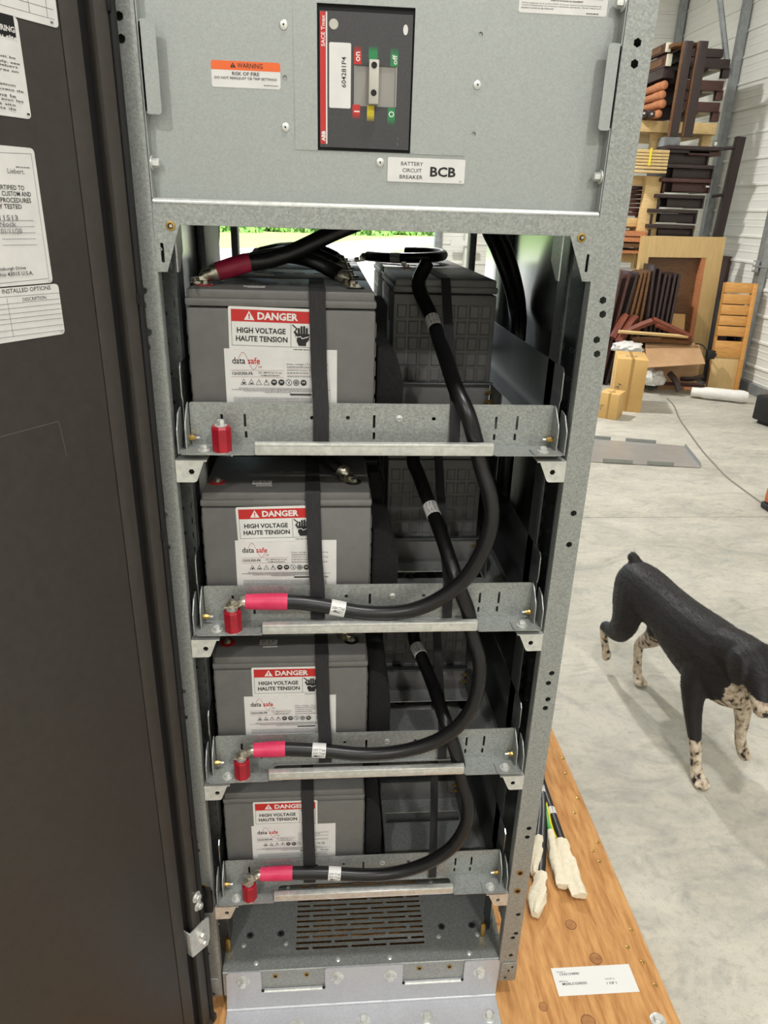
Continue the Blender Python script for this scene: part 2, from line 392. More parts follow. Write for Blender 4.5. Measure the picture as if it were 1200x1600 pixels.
# columns against the right wall
for nm, px, py, ww, lab in (('trim_3', 1060, 20, .10, 'grey steel corner column where the two ribbed walls meet'),
                            ('trim_4', 1146, 100, .09, 'grey steel column rising behind the stacked dark furniture'),
                            ('trim_5', 1172, 480, .11, 'grey steel column standing beside the slatted headboard')):
    p = at(px, py, X=XR-.1) if nm != 'trim_3' else Vector((XR-.1, YB-.1, 0))
    t = thing(nm, lab, 'column', (p.x, p.y, F), kind='structure')
    obj('web', MB().box(XR-.10, XR-.03, p.y-.01, p.y+.01, F, ZC), 'steel_column', t)
    for y in (p.y-ww/2, p.y+ww/2): obj('flange', MB().box(XR-.10, XR-.03, y-.006, y+.006, F, ZC), 'steel_column', t)
    obj('lip', MB().box(XR-.11, XR-.10, p.y-ww/2-.006, p.y+ww/2+.006, F, ZC, bev=.002), 'steel_column', t)
    obj('foot_plate', MB().box(XR-.2, XR-.03, p.y-.12, p.y+.12, F, F+.012), 'steel_column', t)
    if nm == 'trim_4':
        obj('brace', MB().tube([(XR-.16, p.y-.02, 3.5), (XR-.45, p.y-.02, 4.3), (XR-.6, p.y-.02, ZC)], .035, 6), 'steel_column', t)
    if nm == 'trim_5':
        q = at(1181, 416, X=XR-.15)
        o = thing('wall_outlet', 'pale metal outlet box with two sockets on the steel column', 'outlet', (q.x, q.y, q.z-.06))
        obj('box', MB().box(q.x-.02, q.x+.018, q.y-.04, q.y+.04, q.z-.065, q.z+.065, bev=.006), 'steel_column', o)
        for dz in (-.03, .03): obj('socket', MB().lathe([(.022, 0), (.022, .006), (.018, .008)], 12, 0, frame((q.x-.02, q.y, q.z+dz), (0, -1, 0), (0, 0, 1))), 'white_print', o)
        obj('conduit', MB().tube([(q.x, q.y-.04, q.z), (q.x+.02, q.y-1.6, q.z+.0)], .012, 8), 'steel_column', o)
for i, (x, y, pw) in enumerate(LAMPS):
    t = thing('high_bay_lamp', 'round high-bay lamp under the ceiling, %s' % ('almost straight above the cabinet front', 'behind the photographer nearer the ribbed wall', 'left of the cabinet', 'near the left end of the far wall', 'in front of the vehicle doorway', 'above the tan cardboard boxes', 'behind the photographer in line with the black door')[i], 'lamp', (x, y, ZC-.4), group='high-bay ceiling lamps')
    obj('shade', MB().lathe([(.25, 0), (.27, .02), (.16, .2), (.1, .28), (.02, .4)], 20, 0, TOP(x, y, ZC-.4)), 'lamp_shell', t)
    ld = bpy.data.lights.new('high_bay_light', 'AREA'); ld.shape = 'DISK'; ld.size = .34; ld.energy = pw; ld.color = (1, .985, .96)
    lo = bpy.data.objects.new('light', ld); COL.objects.link(lo); lo.parent = t; lo.location = (0, 0, -.01)

# ------------------------------------------------------------------ outdoors through the doorway
G = F-.06
obj('driveway', MB().box(-40, 60, YB+.06, 140, G-.2, G), 'driveway', kind='structure', label='sunlit pale driveway outside the doorway', cat='driveway')
lawn = thing('lawn', 'bright green lawn beyond the driveway', 'lawn', (0, 40, G), kind='structure')
mb = MB(); mb.prism([(-40, 24), (-7, 36), (-1.8, 41), (2.0, 52), (7, 62), (16, 72), (60, 80), (60, 130), (-40, 130)], G, G+.04); obj('turf', mb, 'grass', lawn)
mb = MB(); mb.prism([(2.4, 36), (6, 46), (14, 58), (40, 62), (40, 30), (6, 26)], G, G+.04); obj('turf', mb, 'grass', lawn)
rs = random.Random(3)
leaf = MB()
for k in range(1500):
    a, b = rs.uniform(0, 6.283), math.acos(rs.uniform(-.5, 1)); rr = rs.uniform(.72, 1.03)
    p = Vector((math.sin(b)*math.cos(a), math.sin(b)*math.sin(a), math.cos(b)))*rr
    u = Vector((rs.gauss(0, 1), rs.gauss(0, 1), rs.gauss(0, 1))).normalized()*.11; v = u.cross(p).normalized()*.06
    leaf.add([p-u, p+v, p+u, p-v], [(0, 1, 2, 3)])
leaf_me = mesh_of('foliage', leaf, 'leaf')
core = MB(); b = bmesh.new(); bmesh.ops.create_icosphere(b, subdivisions=2, radius=.8); core.bm(b)
core_me = mesh_of('crown_core', core, 'leaf')
where = ['far left', 'left', 'left of centre', 'centre', 'right of centre', 'right', 'far right', 'farthest right']
for i in range(8):
    x = -19 + i*5.4; y = 60 + i*.6 + (i % 2)*3.2; s_ = 3.0 + .2*(i % 3)
    t = thing('shrub', 'leafy green shrub across the lawn, the %s one in the doorway' % where[i] if i else 'leafy green shrub across the lawn, leftmost in the doorway', 'shrub', (x, y, G), group='shrubs beyond the lawn')
    obj('stem', MB().tube([(x, y, G), (x+.1, y, G+2)], [.25, .12], 8), 'bark', t)
    for nm, me in (('foliage', leaf_me), ('crown', core_me)):
        o = bpy.data.objects.new(nm, me); COL.objects.link(o); o.parent = t; o.location = (0, 0, s_*.35); o.scale = (s_*.93, s_*.5, s_*1.3)

# ------------------------------------------------------------------ stored furniture in the corner
def bxp(mb, px0, py0, px1, py1, Y, dep, m=0, bev=.004):
    ym, xm = (py0+py1)/2, (px0+px1)/2
    x0, x1 = at(px0, ym, Y=Y).x, at(px1, ym, Y=Y).x; z1, z0 = at(xm, py0, Y=Y).z, at(xm, py1, Y=Y).z
    return mb.box(x0, x1, Y, Y+dep, z0, z1, m, bev)
def one(name, label, cat, mats, Y, rects, group=None, dep=.4, bev=.004):
    """a thing made of boxes; rects: (part name, px0, py0, px1, py1[, depth[, y offset[, material]]])"""
    first = rects[0]; p = at((first[1]+first[3])/2, max(r[4] for r in rects), Y=Y)
    if len(rects) == 1:
        mb = MB(); bxp(mb, *first[1:5], Y + (first[6] if len(first) > 6 else 0), first[5] if len(first) > 5 else dep, bev=bev)
        return obj(name, mb, mats, None, label, cat, group, loc=p)
    t = thing(name, label, cat, p, group)
    for r in rects:
        mb = MB(); bxp(mb, *r[1:5], Y + (r[6] if len(r) > 6 else 0), r[5] if len(r) > 5 else dep, bev=bev)
        obj(r[0], mb, r[7] if len(r) > 7 else mats, t)
    return t
YS = 8.15
# pine storage rack: posts, beams and decks carry the stacks
one('storage_rack', 'pale pine storage rack holding the furniture stacks', 'rack', 'pine', YS, [
    ('beam', 950, 189, 1120, 207, .09, 0, 'pine_long'), ('post', 1019, 207, 1036, 233, .09, .1), ('post', 1097, 207, 1111, 233, .09, .1),
    ('post', 1000, 275, 1024, 420, .09, -.12), ('beam', 950, 274, 1022, 289, .09, -.02, 'pine_long'), ('beam', 950, 340, 1012, 354, .09, -.02, 'pine_long'),
    ('beam', 950, 396, 1010, 410, .09, -.05, 'pine_long'), ('post', 986, 410, 1004, 600, .09, -.05), ('deck', 955, 205, 1118, 209, 1.3, .09, 'pine_long'),
    ('deck', 955, 352, 1088, 358, 1.3, .09, 'pine_long'), ('post', 945, 200, 958, 600, .09, .1), ('rear_post', 1000, 200, 1012, 560, .09, 1.3), ('block', 998, 354, 1026, 368, .3, -.1)])
# stack on top of the rack
def board_y(name, label, pxa, pya, pxb, pyb, Y, dep, main, end, group):
    p = at(pxa, pyb, Y=Y); t = thing(name, label, 'board', p, group)
    mb = MB(); bxp(mb, pxa, pya, pxb, pyb, Y+.02, dep); obj('plank', mb, main, t)
    mb = MB(); bxp(mb, pxa, pya, pxb, pyb, Y, .02, bev=.002); obj('end_cap', mb, end, t)
    mb = MB(); x = at(pxa, (pya+pyb)/2, Y=Y).x; z0, z1 = at(pxa, pyb, Y=Y).z, at(pxa, pya, Y=Y).z
    mb.box(x-.006, x+.01, Y+.12, Y+.5, z0+(z1-z0)*.2, z0+(z1-z0)*.8); obj('inlay', mb, 'walnut', t)
board_y('plank_end', 'brown plank with a cream end, topmost on the rack', 1041, 66, 1049, 81, YS-.1, .9, 'espresso_red', 'cream', 'cream-ended planks on the rack')
board_y('plank_end', 'brown plank with a cream end, second from the top on the rack', 1042, 84, 1050, 103, YS-.1, .9, 'espresso_red', 'cream', 'cream-ended planks on the rack')
one('dark_box', 'dark brown block under the two cream-ended planks', 'block', 'espresso', YS-.05, [('b', 1036, 105, 1054, 122, .6)])
one('dark_box', 'dark brown shelf box behind the orange turned legs', 'block', 'espresso', YS+.5, [('b', 1005, 108, 1054, 186, .5)])
for i, (px, py, r, m_, lab) in enumerate(((1038, 133, .048, 'orange_wood', 'orange round wooden leg, topmost of the bundle'), (1035, 148, .046, 'orange_wood', 'orange round wooden leg, second from the top of the bundle'),
        (1035, 162, .048, 'orange_wood', 'orange round wooden leg, third from the top of the bundle'), (1029, 178, .044, 'orange_wood', 'orange round wooden leg at the bottom right of the bundle'),
        (1018, 178, .044, 'espresso', 'dark round leg with a shiny end beside the lowest orange leg'), (1006, 177, .044, 'espresso', 'dark round leg half hidden behind the cabinet post'))):
    p = at(px, py, Y=YS-.1)
    t = thing('turned_leg', lab, 'furniture leg', (p.x, p.y, p.z-r), 'turned legs on the rack')  # a loose turned table leg
    obj('shaft', MB().tube([(p.x-.02*i, p.y+.7, p.z), (p.x, p.y+.25, p.z), (p.x, p.y+.2, p.z), (p.x, p.y, p.z)], [r*.8, r*.9, r, r], 14), m_, t)
    obj('tip', MB().lathe([(r*.9, 0), (r*.9, .01), (r*.7, .016)] if m_ == 'orange_wood' else [(.012, 0), (.012, .012)], 14, 0, frame((p.x, p.y, p.z), (1, 0, 0), (0, 0, 1))), 'orange_wood' if m_ == 'orange_wood' else 'zinc', t)
one('bed_rail', 'tall dark upright rail with a brown edge, left of the pair', 'furniture rail', 'espresso', YS-.3, [('rail', 1059, 63, 1072, 214, .05), ('arm', 1054, 66, 1072, 72, .7, .05, 'walnut'), ('edge', 1057, 64, 1059, 214, .05, 0, 'walnut')], 'upright dark rails')
one('bed_rail', 'tall dark upright rail, right of the pair', 'furniture rail', 'espresso', YS-.3, [('rail', 1081, 63, 1095, 214, .05), ('arm', 1078, 66, 1094, 72, .7, .05, 'espresso'), ('edge', 1079, 64, 1081, 214, .05, 0, 'walnut')], 'upright dark rails')
one('grey_bin', 'grey blue tub under the upright dark rails', 'tub', 'steel_column', YS-.1, [('b', 1038, 214, 1063, 229, .3)])
for i, (y0, y1, x0, x1, m_, lab) in enumerate(((75, 89, 1070, 1131, 'espresso', 'topmost'), (91, 106, 1076, 1141, 'espresso', 'second from the top'), (125, 141, 1070, 1131, 'espresso_red', 'third from the top'), (159, 174, 1066, 1125, 'espresso_red', 'lowest'))):
    R_ = [('rail', x0, y0, x1, y1, .06), ('rear_rail', x0-22, y0+3, x1-28, y1+2, .06, 1.0), ('seat', x0-4, y0, x1-4, y0+2.5, 1.0, .05, m_)]
    if i: R_ += [('leg', x1-12, y1, x1-1, y1+16, .07, .02), ('leg', x0+2, y1, x0+12, y1+16, .07, .02), ('padding', x1-34, y1+1, x1-14, y1+5, .5, .12, 'cream')]
    one('bare_chair', 'dark stained bare chair frame, %s of the stack on the rack' % lab, 'chair frame', m_, YS, R_, 'chair frames stacked on the rack')
# bundle of pine slats
ps = [(233, 238), (239, 243), (244, 248), (249, 253), (254, 258), (260, 264), (266, 270)]
for i, (a, b_) in enumerate(ps):
    mb = MB(); bxp(mb, 960 if i < 5 else 990, a, 1047-i*.9, b_, YS-.25, .12, bev=.002); bxp(mb, 1032-i, a+.6, 1046-i*.9, b_, YS-.13, .16, bev=.002)
    obj('pine_lath', mb, 'pine_long', None, 'pale pine lath, %s in the strapped bundle' % (['topmost', 'second from the top', 'third from the top', 'fourth from the top', 'fifth from the top', 'second from the bottom', 'lowest'][i]), 'slat', 'pine slats in the bundle', loc=at(1000, b_, Y=YS-.25))
mb = MB(); bxp(mb, 1015, 231, 1018, 259, YS-.258, .01, bev=0); obj('packing_strap', mb, 'cable_yellow', None, 'yellow packing strap around the pine slats', 'strap', loc=at(1016, 259, Y=YS-.258))
# lower stack of thin dark boards and table tops
for i in range(7):
    y0 = 290+i*6.9
    mb = MB(); bxp(mb, 955, y0, 1011-i*1.1, y0+5.4, YS+.02, .7, bev=.002)
    obj('dark_board', mb, 'espresso_red', None, 'thin dark brown board, %s in the pile behind the pine post' % ['topmost', 'second from the top', 'third from the top', 'middle', 'third from the bottom', 'second from the bottom', 'lowest'][i], 'board', 'thin dark boards on the rack', loc=at(985, y0+5.4, Y=YS+.02))
for (x1, y0, y1, m_, lab) in ((1014, 361, 369, 'orange_wood', 'pale orange table top, topmost of the small pile'), (1014, 370, 378, 'orange_wood', 'orange table top, second of the small pile'),
        (1024, 380, 387, 'walnut', 'brown table top with a wide overhang, third of the small pile'), (1023, 391, 396, 'orange_wood', 'thin orange table top at the bottom of the small pile')):
    p = at(950, y1, Y=YS-.2); x_1 = at(x1, y0, Y=YS-.2).x; z0, z1 = at(990, y1, Y=YS-.2).z, at(990, y0, Y=YS-.2).z
    mb = MB(); mb.prism([(p.x, YS-.2), (x_1-.03, YS-.2), (x_1, YS-.12), (x_1, YS+.6), (p.x, YS+.6)], z0, z1-.008); mb.prism([(p.x, YS-.17), (x_1-.05, YS-.17), (x_1-.03, YS-.1), (x_1-.03, YS+.57), (p.x, YS+.57)], z1-.008, z1)
    obj('tabletop', mb, m_, None, lab, 'table top', 'table tops in the small pile', loc=(p.x, YS, z0))
# dark nightstand carcasses stacked under the rack deck
st = [(240, 257, 1045, 1105), (264, 279, 1051, 1112), (286, 300, 1050, 1107), (311, 324, 1042, 1097), (334, 348, 1031, 1086), (358, 369, 1028, 1081)]
nm_ = ['topmost', 'second from the top', 'third from the top', 'third from the bottom', 'second from the bottom', 'lowest']
for i, (y0, y1, x0, x1) in enumerate(st):
    m_ = 'espresso_red' if i == 2 else 'espresso'
    R_ = [('drawer', x0, y0, x1, y1, .4, .02), ('top_board', x0-16, y0-7, x1+5, y0-1, .55, -.05), ('side_panel', x1, y0, x1+3, y1+2, .5, 0), ('side_panel', x0-14, y0, x0-11, y1+2, .5, 0)]
    if i == 0: R_ += [('cap_board', 1046, 228, 1131, 234, .6, -.1), ('lip', 1076, 236, 1127, 243, .4, -.05, 'espresso_red'), ('knob', 1116, 222, 1121, 228, .05, -.05, 'zinc')]
    if i == 2: R_ += [('handle', 1103, 290, 1109, 293, .03, -.03, 'zinc')]
    one('nightstand', 'dark nightstand carcass, %s of the tall stack' % nm_[i], 'nightstand', m_, YS-.15, R_, 'nightstands in the tall stack')
t = thing('leaning_bar', 'long dark wooden bar leaning against the white wall', 'furniture rail', at(1117, 392, Y=8.12))
a, b_ = at(1157, 214, Y=8.3), at(1116, 392, Y=8.24)
b_ = a + (b_-a)*((a.z-F)/(a.z-b_.z)); mb = MB(); M = frame(b_, a-b_, (0, 1, 0)); L_ = (a-b_).length; mb.box(0, L_, -.04, .04, -.055, .055, bev=.004, M=M); obj('bar', mb, 'espresso', t)
for py in (231, 304): 
    q0, q1 = at(1112, py+3, Y=8.35), at(1147 if py < 300 else 1131, py, Y=8.28); obj('rod', MB().tube([q0, q1], .02, 8), 'espresso', t)
# plywood box spring panel with brown recess
t = thing('box_spring_panel', 'large maple panel with a brown recessed back, leaning on the rack', 'panel', at(1075, 590, Y=7.9))
TL, TR, BR, BL = at(1012, 369, Y=7.95), at(1136, 384, Y=7.95), at(1092, 590, Y=7.88), at(972, 590, Y=7.88)
M = frame(BL, BR-BL, TL-BL)
w_, h_ = (BR-BL).length, (TL-BL).length
mb = MB(); mb.plate([(0, 0), (w_, 0), (w_, h_), (0, h_)], [rect(.1, -0.0+.02, w_*.80, h_*.86)], .09, 0, M); obj('frame', mb, 'maple', t)
mb = MB(); mb.box(.08, w_*.82, .01, h_*.88, -.01, .02, 0, 0, M); obj('recess_back', mb, 'walnut', t)
mb = MB(); mb.box(w_*.745, w_*.80, .02, h_*.86, .02, .085, 0, 0, M); obj('recess_edge', mb, 'orange_wood', t)
# slatted headboard
t = thing('slatted_headboard', 'honey coloured slatted headboard leaning in front of the maple panel', 'headboard', at(1115, 610, Z=F))
BL = at(1102, 609, Z=F); BR = at(1126, 611, Z=F); TLh = at(1125, 441, Y=7.5); 
u = Vector((1, -.25, 0)).normalized(); w_ = .36
up = (TLh-BL); h_ = up.length; M = frame(BL, u, up)
obj('stile', MB().box(w_-.05, w_, 0, h_, 0, .1, 0, .004, M), 'honey', t); obj('stile', MB().box(0, .03, 0, h_, -.03, .03, 0, .004, M), 'honey', t)
zz = h_
for k in range(5):
    obj('slat', MB().box(0, w_-.05, zz-.118, zz-.004 if k else zz, .03, .085, 0, .003, M), 'honey', t); zz -= .125
obj('lower_panel', MB().box(0, w_-.05, h_*.32, zz-.05, .03, .08, 0, .003, M), 'honey', t)
obj('bottom_panel', MB().box(0, w_-.05, .0, h_*.32, .03, .07, 0, .003, M), 'maple', t)
# dark door panels leaning in a row
ordn = ['first', 'second', 'third', 'fourth', 'fifth', 'sixth', 'seventh', 'eighth', 'ninth', 'tenth', 'eleventh', 'twelfth']
cols = ['espresso_red', 'espresso_red', 'espresso', 'walnut', 'walnut', 'walnut', 'espresso', 'espresso', 'espresso', 'espresso', 'espresso', 'espresso']
tops = [(972, 424), (985, 424), (997, 426), (1004, 425), (1010, 424), (1016, 423), (1024, 414), (1033, 420), (1041, 428), (1048, 428), (1056, 428), (1063, 428)]
bots = [955, 965, 976, 985, 993, 1002, 1012, 1020, 1027, 1034, 1042, 1049]
for i in range(12):
    Yn = 7.52 + .02*(i < 6); tp = at(tops[i][0], tops[i][1], Y=Yn); bt = at(bots[i], 500, Y=Yn); d = (bt-tp); bt = tp + d*((tp.z-F-.002)/(tp.z-bt.z))
    M = frame(bt, (0, -1, 0), tp-bt); hh = (tp-bt).length
    mb = MB(); mb.box(-.30, 0, 0, hh, -.016, .016, 0, .005, M); mb.box(-.25, -.05, .1, hh-.1, .016, .021, 0, .003, M); mb.box(-.25, -.05, .1, hh-.1, -.021, -.016, 0, .003, M)
    obj('door_panel', mb, cols[i], None, 'dark wooden door panel standing in the row, %s from the cabinet post' % ordn[i], 'board', 'dark door panels standing in a row', loc=bt)
mb = MB(); bxp(mb, 1131, 401, 1146, 470, 8.3, .3); bxp(mb, 1143, 412, 1150, 470, 8.4, .25); obj('dark_post', mb, 'espresso_red', None, 'dark reddish post standing behind the maple panel', 'post', loc=at(1138, 470, Y=8.3))
one('crate', 'dark slatted crate behind the slatted headboard', 'crate', 'espresso', 7.6, [('side', 1146, 470, 1150, 610, .5), ('rail', 1140, 500, 1168, 508, .04, .1), ('rail', 1138, 540, 1160, 547, .04, .1), ('rail', 1134, 575, 1152, 582, .04, .1), ('side', 1128, 470, 1133, 612, .5)])
# cartons
def carton(name, label, c0, w_, d_, h_, rz, m_, flaps=False):
    t = thing(name, label, 'cardboard box', c0); M = Matrix.Translation(c0) @ Matrix.Rotation(rz, 4, 'Z')
    obj('carton', MB().box(0, w_, 0, d_, 0, h_, 0, .004, M), m_, t)
    obj('tape', MB().box(w_*.46, w_*.56, -.0015, d_+.0015, -.0+.002, h_+.0015, 0, 0, M), 'tape', t)
    mb = MB(); MF = M @ FRONT(0, -.0015, 0)
    for k in range(5): mb.add([(w_*.14+k*.012*((-1)**k), h_*(.3+.05*k), 0), (w_*.17, h_*(.3+.05*k), 0), (w_*.17, h_*(.335+.05*k), 0), (w_*.15, h_*(.335+.05*k), 0)], [(0, 1, 2, 3)], 0, MF)
    for k in range(3): mb.box(w_*(.3+.14*k), w_*(.4+.14*k), d_*.35, d_*.42, h_+.001, h_+.0025, 0, 0, M)
    ML = M @ frame((-.0015, d_, 0), (0, -1, 0), (0, 0, 1))
    for k in range(6): mb.add([(d_*.5, h_*(.3+.07*k), 0), (d_*.62, h_*(.3+.07*k), 0), (d_*.62, h_*(.35+.07*k), 0), (d_*.5, h_*(.34+.07*k), 0)], [(0, 1, 2, 3)], 0, ML)
    obj('marking', mb, 'ink_grey', t); return t
a, b_ = at(953, 641, Z=F), at(1000, 645, Z=F)
w_ = (b_-a).length; carton('carton', 'tall tan cardboard box standing behind the small one', a, w_, .5, at(960, 560, Y=a.y).z-F, math.atan2((b_-a).y, (b_-a).x), 'cardboard_new')
a, b_ = at(932, 652, Z=F), at(962, 657, Z=F)
carton('carton', 'small tan cardboard box in front of the tall one', a, (b_-a).length, .24, .27, math.atan2((b_-a).y, (b_-a).x), 'cardboard_new')
# opened brown carton with scrap
c0 = at(1000, 600, Z=F); t = thing('open_carton', 'torn open brown carton with a drooping flap', 'cardboard box', (c0.x, c0.y, F))
q = [at(1000, 553, Y=7.35), at(1098, 565, Y=7.35)]; zt = at(1010, 536, Y=7.45).z
mb = MB(); mb.box(q[0].x, q[1].x-.02, 7.36, 7.50, F, zt-.06, 0, .004); obj('carton', mb, 'cardboard_pale', t)
fl = [at(1008, 537, Y=7.43), at(1091, 537, Y=7.43), at(1102, 569, Y=7.00), at(1010, 575, Y=7.00)]
mb = MB(); n_ = Vector((0, -.3, 1)).normalized()*.006; mb.add([p for p in fl] + [p+n_ for p in fl], [(0, 1, 2, 3), (7, 6, 5, 4), (0, 4, 5, 1), (1, 5, 6, 2), (2, 6, 7, 3), (3, 7, 4, 0)]); obj('flap', mb, 'cardboard_pale', t)
fl = [at(994, 512, Y=7.70), at(996, 487, Y=7.75), at(1071, 491, Y=7.75), at(1069, 516, Y=7.70)]
mb = MB(); n_ = Vector((0, .008, 0)); mb.add([p for p in fl] + [p+n_ for p in fl], [(0, 1, 2, 3), (7, 6, 5, 4), (0, 4, 5, 1), (1, 5, 6, 2), (2, 6, 7, 3), (3, 7, 4, 0)]); obj('flap', mb, 'cardboard', t)
# scrap wood
def stick(name, label, pts, r, m_, cat, group=None, n=6):
    P = [at(p[0], p[1], Y=p[2]) for p in pts]
    mb = MB(); mb.tube(spline(P, 4) if len(P) > 2 else P, r, n, 0); return obj(name, mb, m_, None, label, cat, group, loc=P[0])
g_ = 'loose furniture legs on the cartons'  # the mahogany pieces below are loose table legs
stick('mahogany_leg', 'curved mahogany leg propped at the left end of the scrap heap', [(958, 528, 7.45), (972, 503, 7.50), (978, 494, 7.55)], .05, 'mahogany', 'furniture leg', g_)
stick('mahogany_leg', 'curved mahogany leg lying flat on the scrap heap', [(975, 520, 7.40), (1000, 509, 7.40), (1018, 502, 7.40)], .045, 'mahogany', 'furniture leg', g_)
stick('mahogany_leg', 'short mahogany leg with a pale end near the cabinet post', [(966, 535, 7.35), (985, 505, 7.45), (994, 496, 7.50)], .045, 'mahogany', 'furniture leg', g_)
stick('mahogany_leg', 'long mahogany leg sloping down across the open carton', [(1019, 500, 7.40), (1045, 512, 7.37), (1078, 527, 7.35)], .045, 'mahogany', 'furniture leg', g_)
stick('mahogany_leg', 'thin mahogany strip under the long sloping leg', [(1025, 508, 7.35), (1050, 518, 7.35), (1079, 528, 7.33)], .025, 'mahogany', 'furniture leg', g_)
stick('pale_strip', 'thin pale wooden strip across the scrap heap', [(967, 518, 7.33), (1075, 526, 7.33)], .022, 'pine', 'wood strip')
stick('grooved_bar', 'brown grooved rail lying on the carton', [(985, 531, 7.43), (1030, 531, 7.40), (1080, 534, 7.37)], .04, 'walnut', 'wood rail')
stick('dark_scrap', 'black wooden leg slanting down to the floor', [(1046, 583, 7.15), (1056, 596, 7.05), (1061, 611, 7.00)], .035, 'espresso', 'furniture leg')
stick('dark_scrap', 'black bent piece lying left on the floor', [(1006, 600, 7.20), (1016, 606, 7.15), (1026, 603, 7.15)], .03, 'plastic_black', 'scrap piece')
stick('dark_scrap', 'dark curved piece beside the headboard foot', [(1064, 592, 7.25), (1082, 592, 7.25), (1097, 588, 7.30)], .03, 'espresso', 'scrap piece')
stick('scrap_strip', 'reddish strip lying on the floor under the carton', [(1025, 599, 7.23), (1100, 602, 7.15)], .025, 'espresso_red', 'wood strip')
stick('scrap_strip', 'short pale strip lying on the floor', [(1068, 607, 7.10), (1093, 609, 7.08)], .02, 'orange_wood', 'wood strip')
stick('adapter_wire', 'thin black cord hanging from the scrap heap', [(1086, 537, 7.35), (1097, 539, 7.30), (1104, 547, 7.25), (1108, 553, 7.23)], .008, 'plastic_black', 'cord')
p = at(1110, 554, Y=7.23); mb = MB(); mb.box(p.x-.05, p.x+.05, p.y-.03, p.y+.03, p.z-.05, p.z+.05, 0, .008); mb.box(p.x-.0, p.x+.06, p.y-.035, p.y-.03, p.z-.02, p.z+.02); obj('power_adapter', mb, 'plastic_black', None, 'black plug adapter hanging at the headboard', 'adapter', loc=p)
def crumple(name, label, c, sx, sy, sz, m_, seed):
    b = bmesh.new(); bmesh.ops.create_icosphere(b, subdivisions=3, radius=1); rq = random.Random(seed)
    for v in b.verts: v.co *= rq.uniform(.78, 1.12); v.co = Vector((v.co.x*sx, v.co.y*sy, max(v.co.z, -.55)*sz))
    mb = MB(); mb.bm(b, 0, Matrix.Translation(c)); return obj(name, mb, m_, None, label, 'packing foam', loc=c, angle=10)
c = at(980, 543, Y=7.30); crumple('foam_wrap', 'crumpled white packing wrap above the tall box', c, .2, .15, .08, 'bubble', 1)
c = at(1018, 592, Y=7.20); crumple('foam_wrap', 'crumpled white packing wrap beside the tall box', c, .16, .12, .12, 'bubble', 2)
# wrapped roll
a, b_ = at(1080, 612, Z=F+.07), at(1168, 621, Z=F+.07)
mb = MB(); mb.tube(spline([a, (a+b_)/2 + Vector((0, 0, .004)), b_], 6), [.055]*3 + [.07]*7 + [.075, .075, .06], 14); obj('wrapped_roll', mb, 'white_wrap', None, 'white wrapped roll lying along the wall', 'roll', loc=(a.x, a.y, F))
# metal sheet with bent tabs on the floor
q = [at(*p, Z=F+.004) for p in ((930, 722), (1095, 731), (1068, 697), (925, 686))]
q[0] = q[1] + (q[0]-q[1])*1.5; q[3] = q[2] + (q[3]-q[2])*1.5
t = thing('steel_cover_sheet', 'flat steel cover panel with bent tabs lying on the floor', 'metal panel', (q[1].x, q[1].y, F))
mb = MB(); mb.add([p for p in q] + [p+Vector((0, 0, .003)) for p in q], [(3, 2, 1, 0), (4, 5, 6, 7), (0, 1, 5, 4), (1, 2, 6, 5), (2, 3, 7, 6), (3, 0, 4, 7)]); obj('sheet', mb, 'sheet_steel', t)
def tab(p0, p1):
    mb = MB(); d = Vector((0, 0, .035)); n_ = (p1-p0).cross(Vector((0, 0, 1))).normalized()*.004
    v = [p0, p1, p1+d, p0+d]; mb.add(v + [w+n_ for w in v], [(0, 1, 2, 3), (7, 6, 5, 4), (0, 4, 5, 1), (1, 5, 6, 2), (2, 6, 7, 3), (3, 7, 4, 0)]); obj('tab', mb, 'galv', t)
Lf = lambda a, b, k: a + (b-a)*k
for a, b_, k0, k1 in ((1, 0, .17, .34), (1, 0, .43, .62), (2, 3, .2, .42), (2, 3, .53, .8)): tab(Lf(q[a], q[b_], k0), Lf(q[a], q[b_], k1))
tab(Lf(q[1], q[2], .05), Lf(q[1], q[2], .95))
# things cut by the right edge of the frame
p = at(1213, 664, Z=F+.05); M = Matrix.Translation((p.x, p.y, F)) @ Matrix.Rotation(.3, 4, 'Z')
t = thing('tool_case', 'black case at the right edge of the picture', 'case', (p.x, p.y, F)); obj('shell', MB().box(-.02, .4, -.1, .3, .04, .3, 0, .02, M), 'plastic_black', t); obj('foot', MB().box(.03, .1, -.06, .26, 0, .04, 0, .004, M), 'plastic_black', t); obj('latch', MB().lathe([(.012, 0), (.012, .008)], 10, 0, M @ FRONT(.03, -.1, .2)), 'zinc', t)
p = at(1203, 803, Z=F); t = thing('battery_tool', 'orange and black power tool at the right edge', 'power tool', (p.x, p.y, F)); obj('base', MB().box(p.x, p.x+.2, p.y-.02, p.y+.14, F, F+.05, 0, .015), 'plastic_black', t); obj('body', MB().box(p.x+.012, p.x+.19, p.y-.01, p.y+.13, F+.05, F+.16, 0, .015), 'plastic_orange', t)
